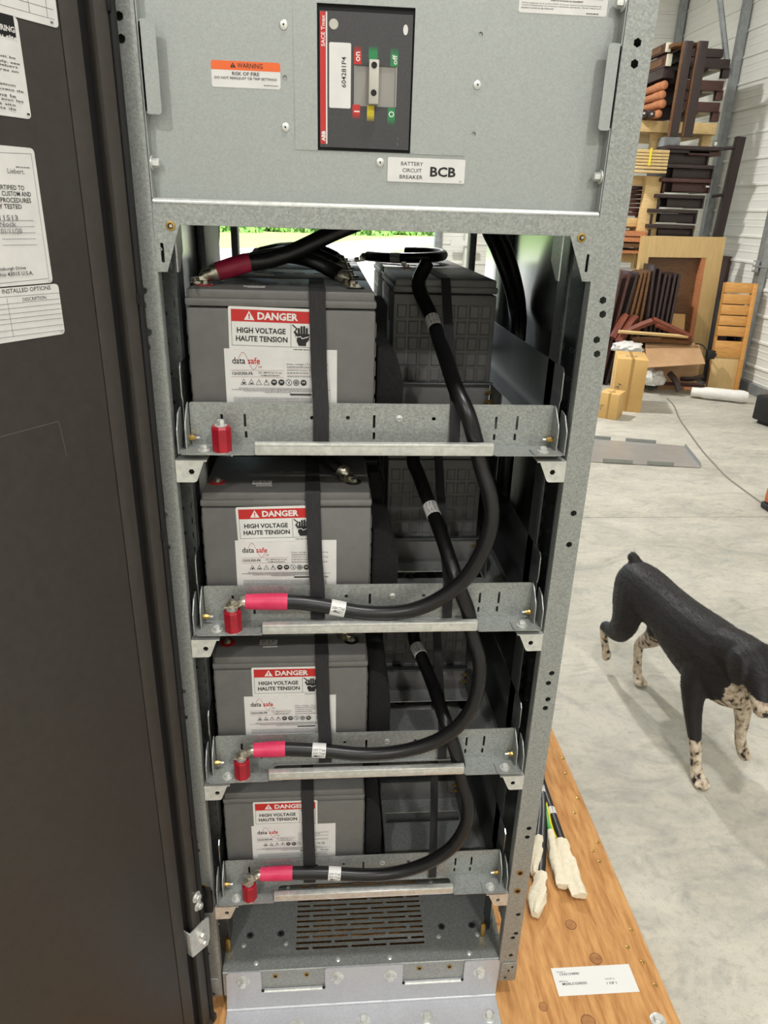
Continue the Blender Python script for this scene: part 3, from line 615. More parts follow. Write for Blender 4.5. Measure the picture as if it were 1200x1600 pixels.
# ------------------------------------------------------------------ pallet
PZ = -0.055
pallet = thing('pallet', 'orange plywood pallet under the battery cabinet', 'pallet', (0, .4, F))
mb = MB(); mb.box(-.85, .76, -.45, 1.25, PZ-.02, PZ, 0, .002)
for k, (x, y, r) in enumerate(((.5713, .179, .0135), (.6071, .0786, .0145), (.4312, -.0365, .010), (.5315, -.0791, .016))):
    mb.lathe([(r*1.15, 0), (r*1.15, .0004)], 16, 2, TOP(x, y, PZ)); mb.lathe([(r, 0), (r, .0006)], 16, 1, TOP(x, y, PZ))
obj('deck', mb, ['plywood', 'knot', 'knot_rim'], pallet)
for x in (-.83, -.05, .71): obj('stringer', MB().box(x, x+.04, -.45, 1.25, F, PZ-.02, 0, .002), 'pine', pallet)
nail = MB().lathe([(.0055, 0), (.0055, .0012), (.004, .0018)], 10)
nme = mesh_of('nail', nail, 'brass')
for x, y in ((.7644, .83), (.739, .7564), (.7443, .6389), (.7124, .5758), (.7472, .454), (.7209, .4209), (.7276, .3824), (.7348, .1547), (.706, .1056), (.7293, .0629), (.7374, .001)):
    o = bpy.data.objects.new('nail', nme); COL.objects.link(o); o.parent = pallet; o.location = (min(x, .752), y-.4, PZ-F)
mb = MB(); bolt(mb, TOP(.7058, -.0862, PZ), .011, .012); obj('lag_bolt', mb, 'zinc', pallet)
e = [('t', 1, 'ORDER #', .011, .060, .034, .0635), ('t', 1, 'CN3159890', .018, .052, .070, .0585, 0, .01), ('t', 1, 'SERIAL #', .011, .035, .034, .0385), ('t', 1, 'M20LCG0035', .018, .0265, .082, .033, 0, .01),
     ('t', 1, 'PALLET #', .134, .035, .158, .0385), ('t', 1, '1 OF 1', .134, .0225, .160, .029, 0, .01)]
obj('shipping_label', sheet(.211, .073, e, r=0, M=frame((.4785, -.0138, PZ), (1, 0, 0), (0, 1, 0))), ['white_print', 'ink'], pallet, label='white shipping label reading order, serial and pallet numbers')

# ------------------------------------------------------------------ battery cabinet
CAB = thing('battery_cabinet', 'tall open galvanized battery cabinet with black door swung open', 'cabinet', (0, 0, 0))
XA, XB, XA2, XB2 = -.360, .315, -.405, .360          # opening and outer faces
HOLES = [(.337, 1.998), (.337, 1.972), (.340, 1.644), (.343, 1.622), (.339, 1.581), (.343, 1.558), (.342, 1.27), (.342, 1.207), (.344, .921), (.34, .897), (.344, .857), (.341, .835), (.343, .505), (.342, .479), (.337, .369), (.337, .311), (.347, .231), (.348, .166), (.342, .151), (.343, .089)]
for sgn in (1, -1):
    mx = (lambda x: x) if sgn == 1 else (lambda x: -.045-x)
    mb = MB(); hs = [circ(mx(x), z, .0062, 6, math.pi/6) for x, z in HOLES]
    xs = sorted((mx(XB+.001), mx(XB2)))
    mb.plate(rect(xs[0], .0, xs[1], 2.2), hs, .002, 0, FRONT(0, .002, 0))
    def wall(pts):
        for (xa, ya), (xb, yb) in zip(pts, pts[1:]):
            d = Vector((xb-xa, yb-ya)).normalized(); nn = Vector((-d.y, d.x))*.001
            mb.prism([(mx(xa)+nn.x, ya+nn.y), (mx(xb)+nn.x, yb+nn.y), (mx(xb)-nn.x, yb-nn.y), (mx(xa)-nn.x, ya-nn.y)], 0, 2.2)
    wall([(.316, .022), (.316, .006), (.3166, .003), (.319, .001)]); wall([(.3565, .001), (.359, .003), (.360, .006), (.360, .075), (.336, .075)])
    p_ = obj('front_post', mb, 'galv', CAB, angle=50)
    mb = MB(); hs = [circ(mx(.326), .1+.05*k, .004, 8) for k in range(40)] + [rect(min(mx(.309), mx(.311)), .11+.03*k, max(mx(.309), mx(.311)), .122+.03*k) for k in range(66)]
    xs = sorted((mx(.304), mx(.336)))
    mb.plate(rect(xs[0], .06, xs[1], 2.18), hs, .0015, 0, FRONT(0, .077, 0))
    wall([(.304, .077), (.3025, .08), (.302, .085), (.302, .125)])
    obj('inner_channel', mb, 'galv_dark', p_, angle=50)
    mb = MB(); 
    for z in (.369, .311): mb.lathe([(.0085, 0), (.0085, .001), (.0065, .0013)], 12, 0, FRONT(mx(.337), 0, z)); mb.lathe([(.0052, .0013), (.0052, .0015)], 10, 1, FRONT(mx(.337), 0, z))
    obj('rivet_nut', mb, ['brass', 'pure_black'], p_)
    mb = MB(); mb.box(min(mx(.322), mx(.362)), max(mx(.322), mx(.362)), -.0025, -.0005, .0, .065, 0, .0008)
    for x, z in ((.342, .037), (.35, .05), (.335, .012)): mb.lathe([(.003, 0), (.003, .0006)], 8, 1, FRONT(mx(x), -.0025, z))
    obj('foot_plate', mb, ['galv', 'pure_black'], p_)
# side panels, rear posts, roof, added unseen sheet against backlight
for sgn in (1, -1):
    mx = (lambda x: x) if sgn == 1 else (lambda x: -.045-x)
    b2 = lambda x0, x1: (min(mx(x0), mx(x1)), max(mx(x0), mx(x1)))
    obj('side_panel', MB().box(*b2(.357, .3595), .076, 1.0, .03, 2.2), 'galv_sheet', CAB)
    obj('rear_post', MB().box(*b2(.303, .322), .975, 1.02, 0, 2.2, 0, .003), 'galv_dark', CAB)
    obj('wall_stiffener', MB().box(*b2(.338, .356), .70 if sgn == 1 else .62, .78 if sgn == 1 else .86, .05, 2.2, 0, .003), 'galv_dark', CAB)
obj('roof_panel', MB().box(XA2, XB2, 0, 1.02, 2.2, 2.215), 'galv', CAB)
obj('backlight_blocker', MB().box(XA, XB, 1.0, 1.003, .03, 1.40), 'galv_dark', CAB)  # added unseen sheet that keeps backlight out of the lower trays
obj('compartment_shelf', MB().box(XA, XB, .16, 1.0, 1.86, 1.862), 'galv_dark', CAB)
# breaker panel
PY = .02
pan = obj('breaker_panel', MB().plate(rect(XA+.001, 1.7735, XB-.0005, 2.195), [rect(-.1175, 1.8468, .0198, 2.0292)] + [circ(x, z, .0035, 10) for x, z in ((-.1637, 1.9374), (.1141, 2.002), (.1139, 1.8759))], .0015, 0, FRONT(0, PY+.0015, 0))
    .box(XA+.0005, XA+.002, -.001, PY, 1.775, 2.195).box(XB-.002, XB-.0006, -.001, PY, 1.775, 2.195).box(XA+.001, XB-.001, PY-.006, PY, 1.7705, 1.7735, 0, .0008), 'galv_panel', CAB)
obj('hole_backing', MB().box(-.18, -.12, PY+.0022, PY+.004, 1.86, 2.02).box(.024, .13, PY+.0022, PY+.004, 1.86, 2.02), 'galv_panel', pan)
mb = MB(); mb.plate(rect(-.1505, 1.8465, .1024, 2.0295), [rect(-.1175, 1.8469, .0198, 2.0291)], .0009, 0, FRONT(0, PY, 0)); obj('cover_plate', mb, 'galv_panel', pan)
for x, z in ((-.1638, 2.0013), (-.1643, 1.8752), (-.0246, 1.8335), (.1145, 1.9396)):
    mb = MB(); mb.lathe([(.0062, 0), (.0062, .001), (.005, .0018), (.003, .002)], 14, 0, FRONT(x, PY, z)); mb.lathe([(.0026, .0018), (.0024, .0034)], 10, 0, FRONT(x, PY, z)); mb.lathe([(.0014, .0034), (.0014, .0036)], 8, 1, FRONT(x, PY, z))
    obj('press_nut', mb, ['zinc', 'ink'], pan)
for x0, x1, z0, z1 in ((-.3562, -.3345, 1.8825, 1.9955), (.2935, .3125, 1.8855, 1.995)):
    mb = MB(); mb.prism(rrect(x0, z0, x1, z1, .005), 0, .002, 0, FRONT(0, -.004, 0)); mb.box(x0 if x0 < 0 else x1-.002, x0+.002 if x0 < 0 else x1, -.006, PY, z0+.003, z1-.003); obj('hook_tab', mb, 'galv_panel', pan)
for x, y, z, d in ((-.3575, .008, 1.8215, 1), (.312, .008, 1.824, -1), (.312, .008, 2.045, -1)):
    mb = MB(); bolt(mb, frame((x, y, z), (0, 1, 0), (0, 0, d)), .0058, .011); obj('hex_screw', mb, 'zinc', pan)
# stickers on the panel
def text_in(w, h): pass
w_, h_ = .0966, .0326
tri = [(.0265, .0245), (.0345, .0245), (.0305, .0310)]
e = [('p', 1, rrect(0, .0215, w_, h_, .003, 3)), ('r', 1, 0, .0215, w_, .027), ('p', 2, tri), ('t', 1, '!', .0300, .0252, .0310, .0292, 0, .02), ('t', 2, 'WARNING', .0365, .0243, .072, .0304), ('t', 2, 'RISK OF FIRE', .029, .0153, .067, .0196, 0, .01),
     ('t', 2, 'DO NOT READJUST CB TRIP SETTINGS', .004, .0093, .0915, .0132, 0, .008), ('b', 3, .073, .093, .0035, .0012)]
obj('warning_label', sheet(w_, h_, e, M=FRONT(-.2665, PY, 1.9228)), ['label_white', 'print_orange', 'ink', 'ink_grey'], pan, label='orange and white warning label about risk of fire')
w_, h_ = .1175, .0332
e = [('t', 1, 'BATTERY', .020, .0225, .0535, .0277), ('t', 1, 'CIRCUIT', .0225, .0135, .0515, .0187), ('t', 1, 'BREAKER', .0185, .0045, .0535, .0097), ('t', 1, 'BCB', .0645, .0085, .1035, .0222, 0, .02), ('t', 1, 'L9', .1095, .002, .1130, .0042)]
obj('breaker_label', sheet(w_, h_, e, r=.002, M=FRONT(-.0133, PY-.0009, 1.8082)), ['label_white', 'ink'], pan, label='white label reading battery circuit breaker BCB')
w_, h_ = .1275, .09
e = [('t', 1, 'Suivez exigences de la norme NFPA 70 E pour assurer la sécurité pratiques de', .004, .0105, .119, .0128), ('t', 1, 'travail et équipements de protection individuelle appropriés.  Entrez respect peut', .004, .0078, .119, .0101), ('t', 1, 'entraîner la mort ou des blessures!', .0035, .0050, .050, .0073),
     ('t', 1, 'AVANT DE TRAVAILLER SUR L\'ÉQUIPEMENT', .045, .0148, .092, .0172, 0, .02), ('b', 1, .098, .116, .002, .0012)] + [('b', 1, .004, .12, .0195+.0035*k, .0016) for k in range(12)]
obj('safety_label', sheet(w_, h_, e, M=FRONT(.1656, PY, 2.0308)), ['label_white', 'ink'], pan, label='pinkish white safety notice with fine print')

# cross rail with gusset ends
mb = MB(); mb.plate([(XA, 1.7675), (XB, 1.7675), (XB+.0005, 1.6725), (.301, 1.6725), (.2727, 1.7395), (-.3229, 1.7395), (-.346, 1.672), (XA-.001, 1.672)],
    [circ(-.336, 1.7373, .0048), circ(.2908, 1.7377, .0048), rrect(-.3535, 1.6855, -.3485, 1.7135, .002), rrect(.3025, 1.6865, .3075, 1.7135, .002)], .002, 0, FRONT(0, 0, 0))
mb.box(XA, XB, -.002, .019, 1.767, 1.770, 0, .001); mb.box(-.3229, .2727, 0, .03, 1.739, 1.741)
cr = obj('cross_rail', mb, 'galv', CAB)
obj('rolled_edge', MB().tube([(XA+.001, .003, 1.7705), (XB-.001, .003, 1.7705)], .0048, 14), 'zinc', cr)
for x in (-.336, .2908):
    mb = MB(); mb.lathe([(.007, 0), (.007, .0016), (.0055, .002)], 12, 0, FRONT(x, -.002, 1.7373)); mb.lathe([(.0042, .002), (.0042, .0022)], 12, 1, FRONT(x, -.002, 1.7373)); mb.lathe([(.0024, .0022), (.0024, .0025)], 8, 2, FRONT(x+.0007, -.002, 1.7375)); obj('rivet_nut', mb, ['brass', 'pure_black', 'tin'], cr)
for x0, x1 in ((-.345, -.330), (.262, .276)):
    mb = MB(); mb.prism([(.0, 1.7395), (.05, 1.7395), (.05, 1.70), (.012, 1.672), (0, 1.672)], x0 if x0 > 0 else x1-.002, (x0+.002) if x0 > 0 else x1, 0, Matrix(((0, 0, 1, 0), (1, 0, 0, 0), (0, 1, 0, 0), (0, 0, 0, 1)))); obj('gusset', mb, 'galv', cr)

# base pan with vent slots
mb = MB(); slots = []
for r_ in range(17):
    y = .0495 + r_*.0146; L_, gp = .087, .009
    x = -.184 - (0 if r_ % 2 == 1 else .055)
    while x < .1375:
        a, b_ = max(x, -.184), min(x+L_, .1375)
        if b_-a > .012: slots.append(rect(a, y, b_, y+.0066))
        x += L_+gp
mb.plate(rect(XA+.004, .002, XB-.001, 1.0), slots, .0015, 0, TOP(0, 0, .0785))
mb.box(XA+.004, XB-.001, .0, .0015, .0, .079); mb.tube([(XA+.004, .0025, .0785), (XB-.001, .0025, .0785)], .0025, 10)
base = obj('base_pan', mb, 'galv', CAB)
mb = MB()
for x, y in ((-.2789, .021), (-.081, .0197), (.0458, .0176), (.2432, .0182), (-.3129, .0688), (-.209, .0682), (.1734, .0662), (.2735, .066), (-.2119, .2294), (.1758, .2274)):
    mb = MB(); mb.lathe([(.0065, 0), (.0065, .001), (.0045, .0018), (.0045, .004), (.003, .0044)], 12, 0, TOP(x, y, .08)); obj('screw', mb, 'zinc', base)
for x, y in ((-.2996, .0936), (-.2231, .0946), (.1855, .0919), (.2635, .0913)):
    mb = MB(); mb.lathe([(.009, 0), (.009, .0008), (.006, .001)], 14, 0, TOP(x, y, .08)); mb.lathe([(.005, .001), (.005, .0013)], 6, 1, TOP(x, y, .08)); obj('insert_nut', mb, ['galv_dark', 'pure_black'], base)
for x, y in ((-.348, .055), (.285, .062)): obj('earth_bar', MB().box(x-.006, x+.006, y-.004, y+.004, .08, .125, 0, .002), 'brass', base)
for x0, x1 in ((XA2+.01, XA+.02), (XB-.02, XB2-.01)): obj('base_rail', MB().box(x0, x1, .08, 1.0, PZ, .0, 0, .003), 'galv', base)
mb = MB()
for x in (-.2315, -.1568, .118, .1923): mb.lathe([(.0075, 0), (.0075, .001), (.0045, .0012), (.0045, .0014)], 12, 0, FRONT(x, 0, .0605)); mb.lathe([(.004, .0014), (.004, .0017)], 10, 1, FRONT(x, 0, .0605))
obj('rivet_nut', mb, ['brass', 'pure_black'], base)
# bolted shipping bracket
mb = MB(); out = [(-.352, PZ+.005), (.316, PZ+.005), (.316, .074), (.31, .080), (.232, .080), (.2285, .077), (.2285, .019), (.077, .019), (.077, .078), (.073, .082), (-.1085, .082), (-.1125, .078), (-.1125, .0185), (-.265, .0185), (-.265, .079), (-.269, .083), (-.341, .083), (-.347, .077)]
mb.plate(out, [], .003, 0, FRONT(0, -.001, 0))
mb.box(-.352, .316, -.16, -.001, PZ+.001, PZ+.004); mb.tube([(-.352, -.0035, PZ+.0055), (.316, -.0035, PZ+.0055)], .0045, 12)
sb = obj('shipping_bracket', mb, 'galv_bright', CAB)
for x0, x1 in ((-.259, -.119), (.083, .2225)): obj('slot_lip', MB().tube([(x0, -.006, .016), (x1, -.006, .016)], .004, 10), 'zinc', sb)
for x0, x1 in ((-.266, -.259), (-.119, -.112), (.077, .083), (.2225, .2295)): obj('relief_notch', MB().box(x0, x1, -.0045, -.0038, .011, .021), 'pure_black', sb)
for x, z in ((-.3077, .054), (-.0829, .0518), (.0463, .0482), (.2682, .0425)):
    mb = MB(); M = FRONT(x, -.004, z); mb.lathe([(.0165, 0), (.0165, .002), (.0155, .0024)], 20, 0, M); mb.lathe([(.0125, .0024), (.0125, .0045)], 18, 0, M); mb.lathe([(.0095, .0045), (.0095, .012), (.0082, .0135)], 6, 0, M); obj('hex_bolt', mb, 'zinc', sb)
for x, y in ((-.0194, -.0472), (.136, -.0487), (.2893, -.0545), (-.18, -.05), (-.32, -.055)):
    mb = MB(); M = TOP(x, y, PZ+.004); mb.lathe([(.0165, 0), (.0165, .002), (.0155, .0024)], 20, 0, M); mb.lathe([(.0095, .0024), (.0095, .011), (.0082, .0125)], 6, 0, M); obj('hex_bolt', mb, 'zinc', sb)

# ------------------------------------------------------------------ trays (built once at rail height 0, then copied)
ZR = [1.403 - .354*k for k in range(4)]
YZ = Matrix(((0, 0, 1, 0), (1, 0, 0, 0), (0, 1, 0, 0), (0, 0, 0, 1)))     # u=Y v=Z w=X
def build_tray():
    mb = MB()
    mb.plate(rect(-.342, .043, .2985, .98), [rect(.045, .205, .235, .238)], .002, 0, TOP(0, 0, -.021))
    mb.plate([(-.335, -.010), (-.228, -.010), (-.224, -.004), (.181, -.004), (.186, -.010), (.292, -.010), (.2985, -.004), (.2985, .044), (-.342, .044), (-.342, -.004)], [rrect(-.218, .004, .1815, .036, .008)], .002, 0, TOP(0, 0, -.021))
    tr = obj('tray', mb, 'galv', CAB)
    H = [rrect(x-.0022, z0, x+.0022, z1, .001, 2) for x, z0, z1 in ((-.2845, .015, .036), (-.2455, .014, .036), (-.2445, -.006, .006), (-.0228, .013, .036), (-.0225, -.008, .005), (.1935, .012, .035), (.1925, -.008, .003), (.2315, .011, .037), (.230, -.008, .004))]
    H += [circ(x, z, .0036) for x, z in ((-.1305, .0305), (-.0685, .031), (.082, .0305))]
    mb = MB(); mb.plate(rrect(-.338, -.020, .2955, .0565, .004, 2), H, .0018, 0, FRONT(0, .0435, 0))
    fl_ = obj('front_flange', mb, 'galv', tr)
    mb = MB(); mb.box(-.227, .183, -.006, .0065, -.023, -.0005, 0, .003); mb.box(-.226, .182, -.0075, -.004, -.0065, -.0005, 0, .0015); obj('hat_rail', mb, 'zinc', tr)
    mb = MB(); mb.lathe([(.0062, 0), (.0058, .0018), (.003, .003)], 14, 0, FRONT(.021, .0417, .0305)); mb.box(.0175, .0245, .0383, .0388, .0298, .0312, 1); obj('pan_screw', mb, ['zinc', 'ink_grey'], tr)
    for x, d in ((.302, 1), (-.3465, -1)):
        mb = MB(); mb.prism([(.035, -.02), (.97, -.02), (.97, .124), (.040, .124), (.032, .116), (.030, .07), (.036, .06)], x-.001, x+.001, 0, YZ); mb.box(x-(.022 if d > 0 else 0), x+(.022 if d < 0 else 0), .05, .97, -.019, -.0005); obj('side_rail', mb, 'galv_sheet', tr)
        xx = .2965 if d > 0 else -.3405
        mb = MB(); mb.prism([(.0435, -.02), (.0435, .056), (.034, .054), (.010, .030), (.006, .020), (.006, -.02)], xx-.001, xx+.001, 0, YZ); mb.prism([(-.008, -.02), (.034, -.02), (.034, .05), (.012, .046), (-.006, .024), (-.008, .02)], x+d*.005-.001, x+d*.005+.001, 0, YZ)
        xa, xb = (.252, .306) if d > 0 else (-.351, -.290)
        mb.prism(rrect(xa, -.0125, xb, .026, .008), -.0195, -.0165, 0, None)
        obj('corner_bracket', mb, 'galv', tr)
        bx_ = .272 if d > 0 else -.3115
        mb = MB(); bolt(mb, TOP(bx_, .003, -.0165), .0062, .0085); obj('hex_bolt', mb, 'zinc', tr)
        sx = xx - d*.001
        mb = MB(); M = frame((sx, .030, -.003), (0, 1, 0), (0, 0, -d)); mb.lathe([(.005, 0), (.005, .006), (.0038, .008), (.0038, .012)], 6, 0, M); mb.lathe([(.0022, .012), (.0022, .018)], 8, 1, M); obj('stud', mb, ['brass', 'zinc'], tr)
        # support bracket hung from the post
        poly = [(.267, -.0335), (.3125, -.0335), (.3145, -.036), (.3145, -.071), (.287, -.0715), (.283, -.069)] if d > 0 else [(-.3575, -.0335), (-.312, -.0335), (-.3255, -.069), (-.3295, -.0715), (-.3595, -.0715), (-.3595, -.036)]
        hx = .2915 if d > 0 else -.3335
        mb = MB(); mb.plate(poly, [circ(hx, -.0525, .0052, 6)], .002, 0, FRONT(0, -.002, 0)); mb.plate(rect(*( (.262, -.006, .314, .12) if d > 0 else (-.359, -.006, -.307, .12))), [], .0022, 0, TOP(0, 0, -.0338)); mb.box(hx-.008, hx+.008, .004, .006, -.06, -.045, 1)
        obj('support_bracket', mb, ['zinc', 'pure_black'], tr)
    # stop frame in front of the rear right battery
    mb = MB(); mb.box(.036, .236, .295, .2985, -.019, .036, 0, .001); mb.box(.036, .236, .280, .295, -.019, -.0165); obj('stop_bar', mb, 'battery_grey', tr)
    mb = MB(); mb.box(.032, .240, .283, .3, .036, .0395, 0, .001); mb.box(.030, .0325, .06, .3, -.019, .032, 0, .0008); mb.box(.2385, .241, .2, .3, -.019, .036, 0, .0008); obj('stop_frame', mb, 'galv_dark', tr)
    for z in (.0, .020):
        mb = MB(); M = frame((.2385, .287, z), (0, 1, 0), (0, 0, -1)); mb.lathe([(.0045, 0), (.0045, .006), (.0022, .007), (.0022, .014)], 6, 0, M); obj('stud', mb, 'brass', tr)
    return tr
tray0 = build_tray(); tray0.location = (0, 0, ZR[0])
for k in range(1, 4): copy_tree(tray0, None, (0, 0, ZR[k])).parent = CAB

# ------------------------------------------------------------------ door
TH = math.radians(31.79); HP = Vector((-.375, -.02, 0)); U = Vector((-math.sin(TH), -math.cos(TH), 0)); N = Vector((math.cos(TH), -math.sin(TH), 0))
DM = Matrix(((-U.x, 0, N.x, HP.x), (-U.y, 0, N.y, HP.y), (0, 1, 0, 0), (0, 0, 0, 1)))     # u = -s, v = z, w = out of the inner face
def D(px, py):
    r = RW @ Vector((px-600, py-800, FPX)); t = (HP-CAM).dot(N)/r.dot(N); p = CAM + r*t
    return (-(p-HP).dot(U), p.z)
DL, DZ0, DZ1 = .76, -.045, 2.22
mb = MB(); mb.box(-DL, -.002, DZ0, DZ1, -.040, -.016, 0, .003, DM); mb.box(-DL, -.002, DZ0, DZ0+.02, -.016, .004, 0, .002, DM)
door = obj('door', mb, 'door_black', CAB, label='matt black cabinet door seen from its inner side')
obj('inner_panel', MB().box(-DL+.03, -.1012, DZ0+.03, DZ1-.03, -.016, 0, 0, .0012, DM), 'door_black', door)
obj('stiffener', MB().box(-.0995, -.070, DZ0+.02, DZ1-.02, -.016, 0, 0, .0012, DM), 'door_black', door)
obj('channel_shade', MB().box(-.070, -.047, DZ0+.02, DZ1-.02, -.016, -.0135, 0, 0, DM), 'door_fitting_and_shade', door)  # near-black strip on the recess floor, the recess's shade put into its colour
obj('edge_flange', MB().box(-.047, -.0235, DZ0+.012, DZ1-.02, -.016, .0025, 0, .0015, DM), 'door_black', door)
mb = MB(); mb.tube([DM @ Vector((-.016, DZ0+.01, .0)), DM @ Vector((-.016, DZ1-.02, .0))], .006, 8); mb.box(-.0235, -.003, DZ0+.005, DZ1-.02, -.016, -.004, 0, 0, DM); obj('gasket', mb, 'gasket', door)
for py in (28, 465, 846, 1147, 1365):
    z = D(232, py)[1]; mb = MB(); mb.box(-.026, -.020, z-.008, z+.008, .002, .0055, 0, .0015, DM); obj('gasket_clip', mb, 'door_fitting_and_shade', door)
mb = MB(); mb.plate([(-.060, .245), (-.012, .228), (-.004, .243), (-.002, .305), (-.012, .312), (-.060, .318)], [], .003, 0, DM @ Matrix.Translation((0, 0, .004))); mb.box(-.0615, -.058, .247, .317, -.014, .006, 0, .001, DM); hp = obj('hinge_plate', mb, 'zinc', door)
for x, z in ((-.030, .283), (-.026, .255)):
    mb = MB(); bolt(mb, DM @ Matrix.Translation((x, z, .007)), .0065, .009); obj('hinge_bolt', mb, 'zinc', door)
for x, z in ((-.0285, .396), (-.0255, .367)):
    mb = MB(); bolt(mb, DM @ Matrix.Translation((x, z, .003)), .0072, .009); obj('hinge_bolt', mb, 'zinc', door)
mb = MB(); a = at(325, 1410, Y=-.012); mb.box(a.x-.016, a.x+.010, -.016, .0, a.z-.03, a.z+.026, 0, .003); mb.box(a.x-.002, a.x+.010, -.020, -.014, a.z+.022, a.z+.05, 0, .002); obj('hinge_block', mb, 'door_fitting_and_shade', door)
mb = MB()
for a, b_ in (((-20, 688), (92, 658)), ((92, 660), (104, 712))):
    (u0, v0), (u1, v1) = D(*a), D(*b_); d = Vector((u1-u0, v1-v0)).normalized()*.0007; mb.add([(u0+d.y, v0-d.x, .0003), (u1+d.y, v1-d.x, .0003), (u1-d.y, v1+d.x, .0003), (u0-d.y, v0+d.x, .0003)], [(0, 1, 2, 3)], 0, DM)
obj('scuff', mb, 'scuff', door, label='faint pale scuff on the black door')
def dsheet(name, right, z0, w, h, elems, lab, mats, r=.005):
    """sticker on the door; elems: ('t', mi, text, pxL, pxR, pyTop, pyBot[, bold]) in photo pixels, measured on the door plane"""
    x0 = -right-w; out = []
    for e in elems:
        if e[0] == 't':
            ym = (e[5]+e[6])/2; xm = (e[3]+e[4])/2
            xl, xr = D(e[3], ym)[0]-x0, D(e[4], ym)[0]-x0; zt, zb = D(xm, e[5])[1]-z0, D(xm, e[6])[1]-z0
            out.append(('t', e[1], e[2], xl, zb, xr, zt, 0, e[7] if len(e) > 7 else 0))
        elif e[0] == 'l':
            p = [D(*q) for q in e[2]]; out.append(('l', e[1], [(a-x0, b-z0) for a, b in p], e[3]))
        else: out.append(e)
    return obj(name, sheet(w, h, out, r=r, M=DM @ Matrix.Translation((x0, z0, .0002))), mats, door, label=lab)
e = [('r', 1, 0, y-.0003, .195, y+.0003) for y in (.008, .018, .028, .039, .05, .061)] + [('r', 1, .185-.0003, .008, .185+.0003, .1), ('r', 1, .160-.0003, .008, .160+.0003, .1), ('b', 1, .188, .192, .003, .0025)]
dsheet('record_label', .104, 1.9605, .2, .11, e, 'white ruled record label at the top of the door', ['label_white', 'ink_grey'])
e = [('r', 2, 0, .081, .195, .104), ('t', 0, 'FIELD WIRING', -40, 21, 34.5, 44, .02), ('t', 0, 'Câblage du site', -55, 25.5, 47, 57.5, .02)]
for i, (tx, pl, pr, py) in enumerate((('Power to the unit being must be', -130, 21, 75), ('connected to the right supply, see', -140, 27.5, 83), ('the drawing pack, of Liebert', -120, 25, 91), ('and follow the procedures on', -120, 26, 98.5),
        ("Le câblage de l'installation", -120, 21.5, 121.5), ("doit être approprié. Avant de", -115, 34, 131), ("faire l'installation dans le", -130, 22, 138), ("respect des pratiques avec les", -110, 34, 148), ("codes du pays ayant à site", -120, 22, 154), ("suivre les équipements de", -120, 22.5, 161))):
    e.append(('t', 3, tx, pl, pr, py-2.6, py+2.8))
e.append(('b', 3, .194, .198, .004, .002))
dsheet('wiring_notice', .162, 1.8568, .2, .104, e, 'white notice with a black heading on the door', ['label_white', 'ink_grey', 'pure_black', 'ink'])
e = [('l', 1, [(-60, 236), (48, 240.5), (76, 435), (-60, 449)], .0006),
     ('t', 1, 'Liebert.', 11, 37.5, 263.5, 271.5, .01), ('b', 1, .181, .201, .134, .0014)]
for tx, pl, pr, pt, pb in (('CERTIFIED TO', -9, 37, 289, 296.5), ('CUSTOM AND', 2, 47.5, 299, 306.5), ('PROCEDURES', 0, 47.5, 309, 316.5), ('FULLY TESTED', -20, 33, 318.5, 326)): e.append(('t', 2, tx, pl, pr, pt, pb, .008))
for pl, pr, py in ((-40, 51, 344.6), (-40, 52.5, 354), (-40, 54, 363.7), (2.5, 55, 373), (4, 56.5, 382.5)): e.append(('l', 1, [(pl, py+.5), (pr, py)], .0005))
for tx, pl, pr, pt, pb in (('11513', -2, 27, 336, 344), ('Nock', -2, 24, 346.5, 353.5), ('01/11/20', 0, 33, 357, 365)): e.append(('t', 1, tx, pl, pr, pt, pb))
e += [('t', 2, 'Pittsburgh Drive', -9, 39.5, 417, 423.5), ('t', 2, 'Delaware, Ohio 43015 U.S.A.', -45, 51, 426, 433), ('t', 1, 'L3', 74.5, 77.5, 437, 440)]
dsheet('certificate_label', .165, 1.6685, .21, .1568, e, 'white certificate label with handwriting on the door', ['label_white', 'ink_grey', 'ink'])
e = [('t', 2, 'INSTALLED OPTIONS', 2, 79, 449, 456, .008), ('t', 2, 'DESCRIPTION', 34.5, 71.5, 463.5, 469), ('l', 1, [(-60, 469), (92, 457.5)], .0005), ('l', 1, [(10, 466), (20.5, 527)], .0005), ('t', 1, 'L3', 94, 98, 516, 519.5)]
for a, b_ in ((479, 466.5), (486.5, 474), (495, 482), (503, 489.5), (511, 496.5), (522, 506.5), (532, 515.5)): e.append(('l', 1, [(-60, a+3.5), (92+(b_-466)*.14, b_)], .0005))
dsheet('options_label', .1575, 1.602, .2, .0648, e, 'white installed options table label on the door', ['label_white', 'ink_grey', 'ink'])
# ------------------------------------------------------------------ circuit breaker
fx = lambda x: -.1135 + (x-90)*.0001926
fz = lambda y: 2.0205 - (y-65)*.0001652
br = thing('circuit_breaker', 'dark moulded circuit breaker with red stripe set in the panel', 'circuit breaker', (-.05, PY, 1.847))
mb = MB(); mb.box(-.121, .023, PY+.0045, .12, 1.843, 2.033); obj('body', mb, 'pure_black', br)
bz = PY+.0005
M = FRONT(0, bz, 0)
face = obj('face', MB().plate(rect(fx(88), fz(1088), fx(768), fz(62)), [rect(fx(340), fz(755), fx(665), fz(445))], .004, 0, FRONT(0, bz+.004, 0)), 'breaker_black', br)
mb = MB()
def fr_(m, x0, y0, x1, y1, h=.0001): mb.add([(fx(x0), fz(y1), h), (fx(x1), fz(y1), h), (fx(x1), fz(y0), h), (fx(x0), fz(y0), h)], [(0, 1, 2, 3)], m, M)
fr_(0, 91, 70, 133, 1062); fr_(1, 133, 70, 143, 1062)
